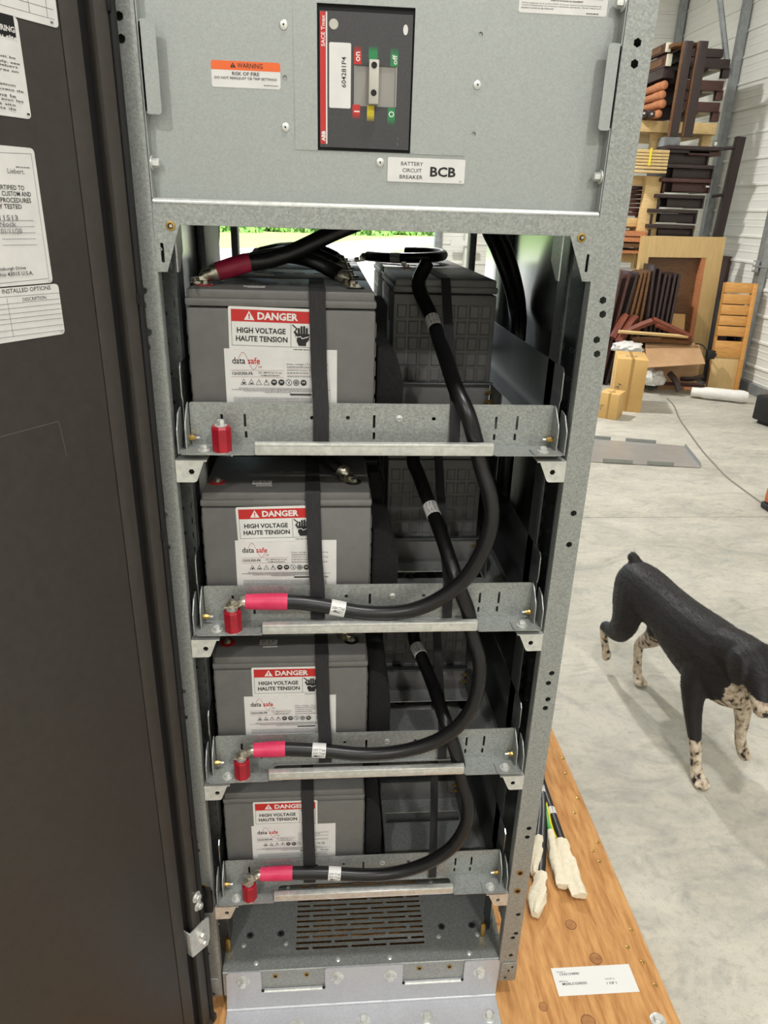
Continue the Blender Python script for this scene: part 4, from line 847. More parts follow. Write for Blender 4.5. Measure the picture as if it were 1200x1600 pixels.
for m, x0, x1, y0, y1, dn in ((0, 340, 395, 300, 440, -1), (2, 448, 515, 295, 405, -1), (2, 610, 668, 300, 445, -1), (0, 333, 390, 745, 860, 1), (3, 443, 497, 747, 875, 1), (2, 600, 655, 760, 900, 1)):
    n_ = 6; fr_(m, x0, y0 + (0 if dn > 0 else (y1-y0)*.45), x1, y1 - (0 if dn < 0 else (y1-y0)*.45))
    for k in range(n_):      # the print fades out in ever thinner lines
        ya = y0 + (y1-y0)*((.55 + .45*k/n_) if dn > 0 else (.45 - .45*k/n_)); wd = (y1-y0)*.075*(1-k/n_)*.9
        fr_(m, x0, ya if dn > 0 else ya-wd, x1, ya+wd if dn > 0 else ya)
tx = lambda m, s, x0, y0, x1, y1, rot=90, bold=.01: mb.text(s, fx(x0), fz(y1), fx(x1), fz(y0), .00018, m, M, rot=rot, bold=bold)
tx(1, 'SACE Tmax', 99, 95, 126, 320); tx(1, 'ABB', 99, 960, 128, 1042, bold=.03); tx(1, 'on', 354, 347, 386, 418); tx(1, 'off', 625, 357, 660, 430); tx(1, 'I', 345, 792, 386, 803, 90, .0); tx(1, 'O', 607, 785, 650, 832)
tx(4, 'T5', 680, 990, 690, 1005); fr_(4, 680, 1030, 684, 1055)
obj('print', mb, ['print_red', 'white_print', 'print_green', 'print_yellow', 'ink_grey'], face)
w_, h_ = fx(318)-fx(157), fz(287)-fz(778)
lx, lz = fx(157), fz(778)
obj('number_label', sheet(w_, h_, [('t', 1, '604281P4', fx(248)-lx, fz(620)-lz, fx(283)-lx, fz(390)-lz, 90, .01)], r=.002, M=FRONT(lx, bz, lz)), ['label_white', 'ink'], br, label='white label reading 604281P4')
mb = MB(); mb.lathe([(.0066, 0), (.0062, .0008)], 18, 0, FRONT(fx(190), bz, fz(157))); obj('cover_screw', mb, 'breaker_handle', br)
mb = MB(); mb.prism([(fx(715)+.0035*math.cos(a*.3927), fz(172)+.0064*math.sin(a*.3927)) for a in range(16)], 0, .0006, 0, FRONT(0, bz, 0)); obj('cover_screw', mb, 'label_white', br)
mb = MB(); mb.box(fx(338), fx(667), PY+.0025, PY+.004, fz(757), fz(443)); mb.box(fx(342), fx(352), PY+.0008, PY+.003, fz(753), fz(447)); mb.box(fx(652), fx(663), PY+.0008, PY+.003, fz(753), fz(447)); obj('handle_slot', mb, 'breaker_grey', br)
mb = MB(); mb.box(fx(450), fx(524), PY-.010, PY+.003, fz(743), fz(407), 0, .0012); hd = obj('handle', mb, 'breaker_handle', br)
for y in (450, 657): obj('handle_hole', MB().lathe([(.0042, 0), (.0042, .0006)], 16, 0, FRONT(fx(487), PY-.010, fz(y))), 'pure_black', hd)

# ------------------------------------------------------------------ batteries
BL_, BD, BH = .311, .213, .259
def build_battery():
    b = thing('battery', 'x', 'battery', (0, 0, 0))
    mb = MB(); mb.box(-BL_/2, BL_/2, -BD/2, BD/2, 0, .2295, 0, .005)
    for sx in (-1, 1):       # moulded grid of pads on both ends
        for r_ in range(6):
            for c_ in range(8):
                y0, z0 = -BD/2+.008+c_*.0249, .020+r_*.0325
                M = frame((sx*BL_/2, 0, 0), (0, sx, 0), (0, 0, 1)); yy = sorted((y0*sx, (y0+.0202)*sx)); i_ = .0022
                vs = [(yy[0], z0, 0), (yy[1], z0, 0), (yy[1], z0+.0265, 0), (yy[0], z0+.0265, 0)]; vs += [(yy[0]+i_, z0+i_, .0022), (yy[1]-i_, z0+i_, .0022), (yy[1]-i_, z0+.0265-i_, .0022), (yy[0]+i_, z0+.0265-i_, .0022)]
                mb.add(vs, [(4, 5, 6, 7), (0, 1, 5, 4), (1, 2, 6, 5), (2, 3, 7, 6), (3, 0, 4, 7)], 0, M)
    obj('case', mb, 'battery_grey', b)
    mb = MB(); mb.box(-BL_/2-.001, BL_/2+.001, -BD/2-.001, BD/2+.001, .2315, .245, 0, .004); mb.box(-BL_/2+.0025, BL_/2-.0025, -BD/2+.0025, BD/2-.0025, .240, BH, 0, .004)
    for k in range(6): mb.lathe([(.011, 0), (.011, .0006), (.009, .0009)], 18, 0, Matrix.Translation((-.105+.041*k, .012, BH)) @ Matrix.Diagonal((1, .9, 1, 1)))
    obj('lid', mb, 'battery_grey', b)
    for x, m_ in ((-.1315, 'red_seal'), (.1235, 'pure_black')):
        mb = MB(); mb.lathe([(.0155, 0), (.0155, .0012), (.012, .002)], 20, 0, TOP(x, -.0515, BH)); tm = obj('terminal_seal', mb, m_, b)
        mb = MB(); mb.lathe([(.009, .001), (.009, .003)], 16, 0, TOP(x, -.0515, BH)); mb.lathe([(.0065, .003), (.0065, .0075), (.005, .0085)], 6, 0, TOP(x, -.0515, BH)); obj('terminal_bolt', mb, 'tin', b)
    obj('barcode_label', sheet(.036, .018, [('b', 1, .003, .033, .011, .0045), ('b', 1, .003, .028, .004, .003)], r=.002, M=TOP(-.066, -.062, BH)).add([], []), ['label_white', 'ink_grey'], b)
    obj('date_label', sheet(.029, .0035, [('b', 1, .002, .027, .001, .0015)], r=0, M=TOP(-.058, -.071, BH)), ['label_white', 'ink_grey'], b)
    # product label
    w_, h_ = .1885, .101
    e = [('t', 1, 'data', .0125, .0755, .0345, .0865, 0, .012), ('t', 2, 'safe', .0385, .0755, .0590, .0865, 0, .012), ('t', 3, 'HX', .0565, .0690, .0622, .0725)]
    wave = [(.0225 + .001*k, .0808 + .0145*math.sin((k)/34*2*math.pi)) for k in range(35)]
    e += [('l', 2, wave, .0006), ('r', 3, .0095, .0646, .098, .0650), ('r', 3, .0095, .0535, .098, .0539), ('t', 1, '12HX300-FR', .012, .0568, .0465, .0622, 0, .012), ('t', 1, '12V, 284W/Cell 15 min.', .0555, .0592, .0955, .0628), ('t', 1, 'FLAME RETARDANT', .060, .0550, .0915, .0577)]
    e += [('t', 1, 'Float voltage / Tension floating', .104, .0745, .173, .0772), ('b', 4, .104, .155, .0708, .0015), ('t', 1, 'Connection torque / Couple de serrage', .104, .0645, .173, .0672), ('b', 4, .104, .140, .0605, .0015), ('b', 4, .104, .172, .0545, .0013), ('r', 3, .104, .0688, .173, .0691), ('r', 3, .104, .0575, .173, .0578)]
    for k in range(4):
        x = .025 + k*.0128; e += [('p', 1, [(x, .0405), (x+.0105, .0405), (x+.00525, .0505)]), ('p', 0, [(x+.0013, .0412), (x+.0092, .0412), (x+.00525, .0490)])]
    e += [('r', 1, .0285, .0420, .0325, .0450), ('r', 1, .0412, .0420, .0455, .0440), ('t', 1, '!', .0558, .0422, .0567, .0470, 0, .03), ('p', 1, [(.0680, .0475), (.0698, .0475), (.0686, .0450), (.0694, .0450), (.0678, .0420), (.0682, .0443), (.0674, .0443)])]
    for k, f_ in enumerate((1, 1, 0, 2, 1)):
        x = .0815 + k*.0125; e += [('p', 1, circ(x, .0452, .0051, 16))]
        if f_ == 0: e += [('p', 0, circ(x, .0452, .0043, 16)), ('l', 1, [(x-.003, .0485), (x+.003, .042)], .0006), ('l', 1, [(x-.0005, .043), (x+.0012, .047)], .0012)]
        elif f_ == 2: e += [('p', 0, circ(x, .0452, .0037, 16)), ('p', 1, circ(x, .0452, .0028, 12)), ('r', 0, x-.001, .0446, x+.001, .0458)]
        else: e += [('r', 0, x-.0028, .0444, x+.0028, .0449), ('r', 0, x-.0022, .0455, x-.0006, .0472), ('r', 0, x+.0006, .0455, x+.0022, .0472)]
    e += [('t', 1, 'Pb', .148, .0425, .154, .0475), ('t', 1, 'UL', .1575, .0425, .1645, .0482, 0, .02)]
    e += [('b', 4, .022, .155, .0345, .0011), ('b', 4, .010, .178, .0322, .0011), ('b', 4, .030, .160, .0299, .0011), ('b', 4, .065, .11, .0276, .0011), ('r', 1, .108, .0235, .145, .0262), ('t', 1, 'EnerSys', .155, .0225, .173, .027, 0, .02)]
    e += [('b', 4, .012, .170, .018-.003*k, .0011) for k in range(4)]
    obj('product_label', sheet(w_, h_, e, r=0, M=FRONT(-.0975, -BD/2-.0002, .063)), ['label_white', 'ink', 'print_red', 'print_wine', 'ink_grey'], b)
    w_, h_ = .142, .0705
    e = [('r', 1, .0045, .0465, .1375, .0660), ('p', 0, [(.0255, .0492), (.0425, .0492), (.0340, .0640)]), ('t', 1, '!', .0328, .0508, .0352, .0598, 0, .03), ('t', 0, 'DANGER', .0475, .0502, .1140, .0625, 0, .025),
         ('r', 2, .0045, .0072, .1375, .0078), ('r', 2, .0045, .0072, .0051, .0465), ('r', 2, .1369, .0072, .1375, .0465), ('r', 2, .1018, .0072, .1024, .0465),
         ('t', 2, 'HIGH VOLTAGE', .0135, .0280, .0935, .0372, 0, .018), ('t', 2, 'HAUTE TENSION', .0115, .0145, .0965, .0237, 0, .018), ('b', 2, .106, .138, .003, .0014)]
    hx = .119
    e += [('l', 2, [(.1055, .0435), (.1120, .0380), (.1080, .0320), (.1125, .0270)], .0022), ('p', 2, [(hx-.004, .010), (hx+.0085, .010), (hx+.0085, .015), (hx+.013, .020), (hx+.014, .030), (hx+.011, .030), (hx-.006, .030), (hx-.0075, .018)]), ('p', 2, [(hx-.006, .030), (hx-.0095, .024), (hx-.0095, .033), (hx-.0085, .033)])]
    for k in range(4): e.append(('p', 2, rrect(hx-.0055+k*.0044, .026, hx-.0020+k*.0044, (.0395, .0428, .0430, .0400)[k], .0015, 2)))
    e.append(('l', 0, [(hx-.010, .0235), (hx-.001, .0255), (hx+.002, .022), (hx+.012, .0255)], .0012))
    dl = obj('danger_label', sheet(w_, h_, e, r=.003, t=.0008, M=FRONT(0, 0, 0)), ['white_print', 'print_red', 'ink'], b)
    dl.location = (-.0885, -BD/2-.0003, .1625)
    return b
proto = build_battery()
XC, Y0 = -.1785, .055+BD/2
tier_name = ['top', 'second', 'third', 'bottom']
dz = [0, 0, .002, 0]
for k in range(4):
    z = ZR[k]-.019
    b = proto if k == 0 else copy_tree(proto)
    b.location = (XC, Y0, z)
    b['label'] = 'grey battery with danger label at the front left of the %s tray' % tier_name[k]; b['group'] = 'batteries on the trays'
    for ch in b.children:
        if ch.name.startswith('danger_label'):
            dx, dzz, ro = ((0, 0, .02), (-.003, -.002, -.025), (.009, .002, 0), (-.003, .001, .0))[k]
            ch.location = (-.0885+dx, -BD/2-.0003, .1625+dzz); ch.rotation_euler = (0, ro, 0)
    c = copy_tree(proto); c.location = (.137, .33+BL_/2, z); c.rotation_euler = (0, 0, -math.pi/2)
    c['label'] = 'grey battery turned end on at the right of the %s tray' % tier_name[k]; c['group'] = 'batteries on the trays'
for j, w_ in enumerate(('second', 'third', 'rearmost')):
    c = copy_tree(proto); c.location = (XC, Y0 + (j+1)*.225, ZR[0]-.019); c['label'] = 'grey battery, %s of the left row on the top tray' % w_; c['group'] = 'batteries on the trays'
c = copy_tree(proto); c.location = (.137, .33+BL_*1.5+.012, ZR[0]-.019); c.rotation_euler = (0, 0, -math.pi/2); c['label'] = 'grey battery behind the end-on battery on the top tray'; c['group'] = 'batteries on the trays'

# ------------------------------------------------------------------ straps, foam pads, standoffs
for k in range(4):
    zb = ZR[k]-.019+BH; xt, xb = ((-.120, -.115), (-.1305, -.1235), (-.116, -.110), (-.1495, -.147))[k]
    P = [(xt-.004, .262, zb+.0025), (xt-.002, .12, zb+.0025), (xt, .056, zb+.0025), (xt, .0525, zb), (xt, .0515, zb-.02), (xt*.6+xb*.4, .047, ZR[k]+.11), (xb, .0375, ZR[k]+.05), (xb, .0365, ZR[k]-.016)]
    mb = MB(); mb.ribbon(P, .0272, .0016, (1, 0, 0)); obj('webbing_strap', mb, 'webbing', None, 'black webbing strap over the front left battery of the %s tray' % tier_name[k], 'strap', 'black battery straps', loc=P[-1])
    p0, p1 = ((712, 640), (699, 940), (692, 1150), (676, 1350))[k], ((697, 445), (684, 720), (676, 990), (674, 1215))[k]
    a = at(*p0, Y=.034); x0 = .137 + .018*(k == 0)
    xs_ = at(*p1, Y=.318).x
    P = [(xs_-.004, .64, zb+.002), (xs_-.002, .45, zb+.002), (xs_, .329, zb+.002), (xs_, .324, zb-.003), (xs_*.7+a.x*.3, .238, ZR[k]+.17), (xs_*.3+a.x*.7, .115, ZR[k]+.09), (a.x, .038, ZR[k]+.058), (a.x+.002, .0355, ZR[k]-.016)]
    mb = MB(); mb.ribbon(P, .0185, .0016, (1, 0, 0)); obj('webbing_strap', mb, 'webbing', None, 'narrow black strap over the end-on battery of the %s tray' % tier_name[k], 'strap', 'black battery straps', loc=P[-1])
    # foam pad
    zt = (.165, .172, .200, .205)[k]; xr = (.030, .034, .030, .020)[k]; b0 = ZR[k]-.019
    pts = [(-.0165, b0), (xr-.006, b0), (xr, b0+.03), (xr+.001, b0+.1), (xr-.003, b0+zt-.045), (xr-.012, b0+zt-.018), (xr-.024, b0+zt-.006), (-.010, b0+zt), (-.0165, b0+zt)]
    mb = MB(); mb.prism(pts, -.25, -.085, 0, FRONT(0, 0, 0)); mb.prism([(-.0165, b0), (.012, b0), (.012, b0+.215), (.004, b0+.228), (-.0165, b0+.228)], -.30, -.25, 0, FRONT(0, 0, 0))
    obj('foam_pad', mb, 'foam', None, 'black foam pad beside the front left battery of the %s tray' % tier_name[k], 'foam pad', 'black foam pads', loc=(0, .17, b0), angle=50)
    t = thing('standoff_insulator', 'red standoff insulator at the left end of the %s tray' % tier_name[k], 'insulator', (-.2815, .006, b0), 'red standoff insulators')
    M = TOP(-.2815, .006, b0)
    obj('body', MB().lathe([(.0145, 0), (.0168, .002), (.0168, .041), (.0150, .0445)], 8, 0, M @ Matrix.Rotation(.25, 4, 'Z')), 'red_standoff', t, angle=20)
    mb = MB(); mb.lathe([(.0105, .0445), (.0105, .046)], 18, 0, M); mb.lathe([(.0066, .046), (.0066, .0535), (.0055, .055)], 6, 0, M); obj('bolt', mb, 'zinc', t)
    obj('washer', MB().lathe([(.0155, -.0005), (.0155, .0012)], 18, 0, M), 'zinc', t)

# ------------------------------------------------------------------ cables
def band(t, name, p, T, r, ln, lines, n0):
    """printed tag wrapped round a cable; n0: direction that the print faces"""
    T = T.normalized(); n0 = (n0 - T*T.dot(n0)).normalized(); b0 = T.cross(n0)
    mb = MB(); mb.tube([p-T*ln/2, p+T*ln/2], r, 18)
    for i, tx_ in enumerate(lines):
        q = MB(); c_ = (i-(len(lines)-1)/2)*.0068; q.text(tx_, -ln*.43, -.0024-c_, ln*.43, .0024-c_)
        mb.add([p + T*v[0] + (n0*math.cos(v[1]/r) + b0*math.sin(v[1]/r))*(r+.0002) for v in q.v], q.f, 1)
    obj(name, mb, ['label_white', 'ink'], t)
def lug(t, p, dirv, up, r=.011, palm=.026, name='lug'):
    """tinned lug: barrel starts at p and runs along dirv to a flat palm"""
    d = Vector(dirv).normalized(); M = frame(p, d, Vector(up).cross(d)); mb = MB()
    mb.tube([M @ Vector((0, 0, 0)), M @ Vector((.016, 0, 0)), M @ Vector((.022, 0, -r*.4))], [r, r, r*.75], 14)
    mb.prism(rrect(.016, -r*1.05, .018+palm, r*1.05, .005, 3), -r*.95, -r*.95+.004, 0, M); mb.prism([(.014, -r*.8), (.026, -r*1.0), (.026, r*1.0), (.014, r*.8)], -r*.95, r*.1, 0, M)
    MM = M @ Matrix.Translation((.034, 0, -r*.95+.004)); bolt(mb, MM, .0062, .008); obj(name, mb, 'tin', t)
CR = .0143
def big(k, path, tag_at, tag_lines, sleeve_l, post):
    """jumper from the end-on battery of tray k down to the standoff of tray k+1"""
    zb = ZR[k]-.019+BH
    st_ = Vector((.0855, .33+BL_/2-.1235, zb+.012))
    P = [st_ + Vector((.012, -.012, .016))] + [at(x, y, Y=Y) for x, y, Y in path]
    t = thing('jumper_cable', 'thick black cable looping from the %s tray down to the %s tray' % (tier_name[k], tier_name[k+1]), 'cable', P[-1], 'long jumper cables')
    C_ = spline(P, 7); obj('jacket', MB().tube(C_, CR, 16), 'black_cable', t)
    lug(t, C_[0] + (C_[1]-C_[0]).normalized()*.004, (-.35, .7, -.45), (0, .4, .9), .0125, .022)
    # red heat shrink and lug at the standoff
    e0 = C_[-1]; s1 = at(*sleeve_l, Y=.02); d = (s1-e0).normalized()
    obj('heat_shrink', MB().tube([e0 - d*.006, e0 + d*.012, (e0+s1)/2, s1], [.0158, .0162, .0158, .0146], 16), 'shrink_red', t)
    top = Vector((-.2815, .006, ZR[k+1]-.019+.0560))
    mb = MB(); mb.tube([s1, s1 + d*.008, s1 + d*.016 + Vector((0, 0, -.004))], [.0115, .0112, .008], 12)
    q = s1 + d*.006; rb = [q + Vector((0, 0, -.002)), (q+top)/2 + Vector((0, 0, -.002)), top + Vector((.012, 0, .0)), top + Vector((-.013, 0, 0))]
    mb.ribbon(rb, .024, .0035, (0, 1, 0)); bolt(mb, TOP(top.x, top.y, top.z+.0015), .0062, .008); obj('lug', mb, 'tin', t)
    for (px, py, Y), lines, n0 in zip(tag_at, tag_lines, (Vector((0, -1, .1)), Vector((0, -1, .3)))):
        q = at(px, py, Y=Y); i = min(range(1, len(C_)-1), key=lambda i: (C_[i]-q).length); band(t, 'cable_tag', C_[i], C_[i+1]-C_[i-1], CR+.0009, .030 if n0.z < .2 else .028, lines, n0)
big(0, [(654, 446, .325), (675, 498, .27), (695, 556, .165), (713, 609, .062), (731, 648, .0245), (743, 690, .0225), (752, 729, .015), (764, 768, .003), (768.5, 804, -.006), (762, 840, -.010), (746, 876, -.008), (722, 909, -.004), (686, 936, .0), (644, 953, .006), (599, 958, .012), (560, 956, .016), (515, 948, .019), (476, 942, .02), (444.5, 940, .02)],
    [(680, 498, .25), (527, 951, .018)], [['BATT NEG', 'BATT NEG', 'BATTERY'], ['BATT NEG', '2']], (384, 940), None)
big(1, [(645.5, 717, .27), (654, 742, .24), (675, 798, .165), (689, 834, .105), (704, 879, .052), (716, 915, .026), (731, 954, .0225), (738, 991, .016), (748, 1025, .004), (749, 1060, -.005), (740, 1098, -.009), (719, 1131, -.006), (687, 1155, -.002), (645, 1170, .004), (602, 1177, .010), (560, 1178, .014), (507, 1173, .018), (441.5, 1170, .02)],
    [(672, 795, .17), (500, 1172, .018)], [['BATT NEG', 'BATT NEG', 'BATTERY'], ['BATT POS', 'BATT POS', '3']], (397, 1172), None)
big(2, [(646, 991, .265), (658, 1025, .21), (673, 1062, .15), (685, 1096, .085), (699, 1136, .030), (713, 1178, .0225), (721, 1217, .014), (731, 1251, .003), (729, 1285, -.006), (711, 1318, -.007), (682, 1341, -.003), (645, 1357, .004), (602, 1366, .010), (560, 1367, .014), (507, 1364, .018), (453, 1364, .02)],
    [(653, 1013, .225), (522, 1364, .018)], [['BATT NEG', 'BATT NEG', 'BATTERY'], ['BATT POS', 'BATT POS', '4']], (407, 1366), None)
# feed cable from the top left battery up to the breaker
zt = ZR[0]-.019+BH
s0 = at(340, 424, Y=.125)
P = [at(384, 411, Y=.13), at(420, 406, Y=.14), at(452, 396, Y=.15), (at(485, 381, Y=.16)), at(520, 364, Y=.17), at(556, 349, Y=.18), at(590, 335, Y=.19), at(620, 305, Y=.2), at(630, 250, Y=.2)]
t = thing('feed_cable', 'thick black cable with red sleeve rising from the top left battery', 'cable', s0)
obj('jacket', MB().tube(spline(P, 6), CR, 16), 'black_cable', t)
obj('heat_shrink', MB().tube([P[0] + (P[1]-P[0])*.15, P[0], (s0+P[0])/2, s0], [.0155, .0160, .0160, .0150], 16), 'shrink_dark', t)
obj('lug_collar', MB().tube([s0, s0 + (s0-P[0]).normalized()*.010], [.0155, .0145], 16), 'tin', t)
lug(t, s0 + Vector((-.006, 0, -.003)), Vector((-1, -.15, -.25)), (0, 0, 1), .011, .022)
# short jumpers across the left row
X0_, X1_ = XC-.1315, XC+.1235
for j in range(3):
    ya, yb = Y0-.0515+(j+1)*.225, Y0-.0515+j*.225
    A, B_ = Vector((X0_, ya, zt+.018)), Vector((X1_, yb, zt+.018))
    P = [A+Vector((.04, -.01, 0)), A+Vector((.09, -.03, .012)), (A+B_)/2+Vector((0, .012, .024-.003*j)), B_+Vector((-.085, .055, .024)), B_+Vector((-.045, .042, .010)), B_+Vector((-.024, .024, .001))]
    t = thing('short_jumper_cable', 'short black jumper cable over the left row of the top tray, %s' % ('nearest the front', 'the middle one', 'farthest back')[j], 'cable', A, 'short jumper cables on the top tray')
    C_ = spline(P, 7); obj('jacket', MB().tube(C_, .0125, 14), 'black_cable', t)
    obj('clear_sleeve', MB().tube(C_[-9:-2], .0135, 14), 'plastic_black', t)
    lug(t, C_[0]+Vector((.004, 0, 0)), (-1, .25, -.12), (0, 0, 1), .012, .024); lug(t, C_[-1]+Vector((-.004, .004, 0)), (.75, -.66, -.2), (0, 0, 1), .0125, .024)
for k in (1, 2):
    zk = ZR[k]-.019+BH; B_ = Vector((X1_, Y0-.0515, zk+.016))
    P = [B_+Vector((-.12, .17, .020)), B_+Vector((-.085, .10, .022)), B_+Vector((-.045, .042, .010)), B_+Vector((-.024, .024, .001))]
    t = thing('short_jumper_cable', 'short black cable on the negative terminal of the %s tray' % tier_name[k], 'cable', P[-1], 'short jumper cables on the lower trays')
    C_ = spline(P, 7); obj('jacket', MB().tube(C_, .0125, 14), 'black_cable', t); lug(t, C_[-1]+Vector((-.004, .004, 0)), (.75, -.66, -.2), (0, 0, 1), .0125, .024)
# loop on the rear right
t = thing('loop_cable', 'black cable loop lying on the rear right battery of the top tray', 'cable', at(630, 402, Y=.8))
P = [at(575, 400, Y=.80), at(600, 402, Y=.76), at(640, 403, Y=.73), at(675, 402, Y=.73), at(692, 399, Y=.78), at(684, 395, Y=.86), at(655, 393, Y=.90), at(634, 393, Y=.92)]
C_ = spline(P, 6); obj('jacket', MB().tube(C_, .0125, 14), 'black_cable', t)
lug(t, C_[0]+Vector((.004, 0, 0)), (-1, .1, -.15), (0, 0, 1), .011, .02); band(t, 'cable_tag', C_[9], C_[10]-C_[8], .0132, .026, ['BATT'], Vector((0, -1, .3)))
for j in range(3):
    dx, dy = (0, .012, .026)[j], (0, .035, .0)[j]
    P = [Vector((.235+dx, .60+dy, 1.86)), at(758, 350, Y=.57)+Vector((dx, dy, 0)), at(775, 390, Y=.55)+Vector((dx, dy, .0)), at(792, 435, Y=.53)+Vector((dx*.8, dy, 0)), at(803, 480, Y=.50)+Vector((dx*.6, dy, 0)), Vector((.322+dx*.35, .445+dy, 1.50)), Vector((.326+dx*.2, .44+dy, 1.2)), Vector((.326+dx*.2, .44+dy, .4))]
    mb = MB(); mb.tube(spline(P, 7), .0128, 12); obj('riser_cable', mb, 'black_cable', None, 'long black cable dropping inside the right cabinet wall, %s of three' % ('leftmost', 'middle', 'rightmost')[j], 'cable', 'riser cables inside the cabinet', loc=P[-1])
mb = MB(); P = [at(340, 345, Y=.9), at(336, 400, Y=.9), at(334, 440, Y=.9)]; P = [P[0]+Vector((0, 0, .3))] + P; mb.tube(spline(P, 4), .006, 8); obj('grey_wire', mb, 'galv_dark', None, 'thin grey wire hanging at the rear left of the cabinet', 'wire', loc=P[-1])
# bagged cable tails on the pallet
def tail(label, path, bag, r, jm, seed, band_i=None):
    P = [Vector((.362, .93+.016*seed, PZ+.03)), Vector((.47, .95+.016*seed, PZ+.018)), (Vector((.56, .94+.012*seed, zc)))] + [Vector(p) for p in path]; t = thing('cable_tail', label, 'cable', P[-1], 'bagged cable tails on the pallet')
    C_ = spline(P, 6)
    mb = MB(); mb.tube(C_, r, 12)
    if jm == 'cable_green':
        mb.m = [(1 if (i % 12) in (8, 9, 10, 11, 0) else 0) for i in range(len(mb.m))]; obj('jacket', mb, ['cable_green', 'cable_yellow'], t)
    else: obj('jacket', mb, jm, t)
    if band_i: band(t, 'cable_tag', C_[band_i], C_[band_i+1]-C_[band_i-1], r+.0006, .028, ['BATT'], Vector((0, -.6, 1)))
    B_ = spline([Vector(b) for b in bag], 8); rq = random.Random(seed); mb = MB(); n = 20; vs = []; k = len(B_)
    d0 = (B_[-1]-B_[0]).normalized(); sx = d0.cross(Vector((0, 0, 1))).normalized()
    ph = rq.uniform(0, 6)
    for i, p in enumerate(B_):
        q = i/(k-1); wd = (.015 + .011*math.sin(min(q*1.3, 1)*math.pi*.6) - (.016 if seed in (1, 4) else .004)*max(0, q-.6)*2.5)*(1.0 if q > .30 else (.80 if .16 < q else .95)); th = .014*(1-q*.5) + .004
        for j in range(n):
            a = 2*math.pi*j/n; f_ = 1 + .20*math.sin(3*a+ph+q*2.2) + .13*math.sin(5*a+q*7+ph) + .03*math.sin(q*26+2*a)
            z = math.sin(a)*th*f_
            vs.append(p + sx*math.cos(a)*wd*f_ + Vector((0, 0, max(z, -(p.z-PZ)+.0012))))
    fs = [(i*n+j, i*n+(j+1) % n, (i+1)*n+(j+1) % n, (i+1)*n+j) for i in range(k-1) for j in range(n)] + [tuple(range(n))[::-1], tuple(range((k-1)*n, k*n))]
    mb.add(vs, fs); obj('canvas_bag', mb, 'canvas', t, angle=60); return t
zc = PZ+.022
src = [(.40, 1.02, zc+.05), (.52, .85, zc+.01)]
q = lambda x, y, z=zc: tuple(at(x, y, Z=z))
tail('black cable tail in a canvas bag nearest the cabinet post', [q(834, 1160), q(846, 1220), q(850, 1262), q(849, 1300), q(847, 1340), q(845, 1372)], [q(846, 1366), q(843, 1390), q(839, 1412), q(836, 1430)], .0125, 'black_cable', 1, 26)
tail('black cable tail in a canvas bag farthest from the cabinet', [q(826, 1160), q(843, 1210), q(857, 1252), q(868, 1285), q(880, 1320)], [q(877, 1314), q(885, 1345), q(895, 1372), q(907, 1400)], .0125, 'black_cable', 2, 33)
tail('green and yellow earth cable tail in a canvas bag', [q(830, 1170), q(845, 1230), q(853, 1265), q(858, 1290), q(866, 1312)], [q(860, 1302), q(868, 1335), q(876, 1362), q(881, 1385)], .011, 'cable_green', 5)
tail('canvas bagged cable tail mostly hidden behind the nearest one', [q(836, 1180), q(844, 1240), q(845, 1268), q(842, 1300), q(840, 1318)], [q(841, 1310), q(839, 1330), q(837, 1350), q(835, 1366)], .0115, 'black_cable', 4)

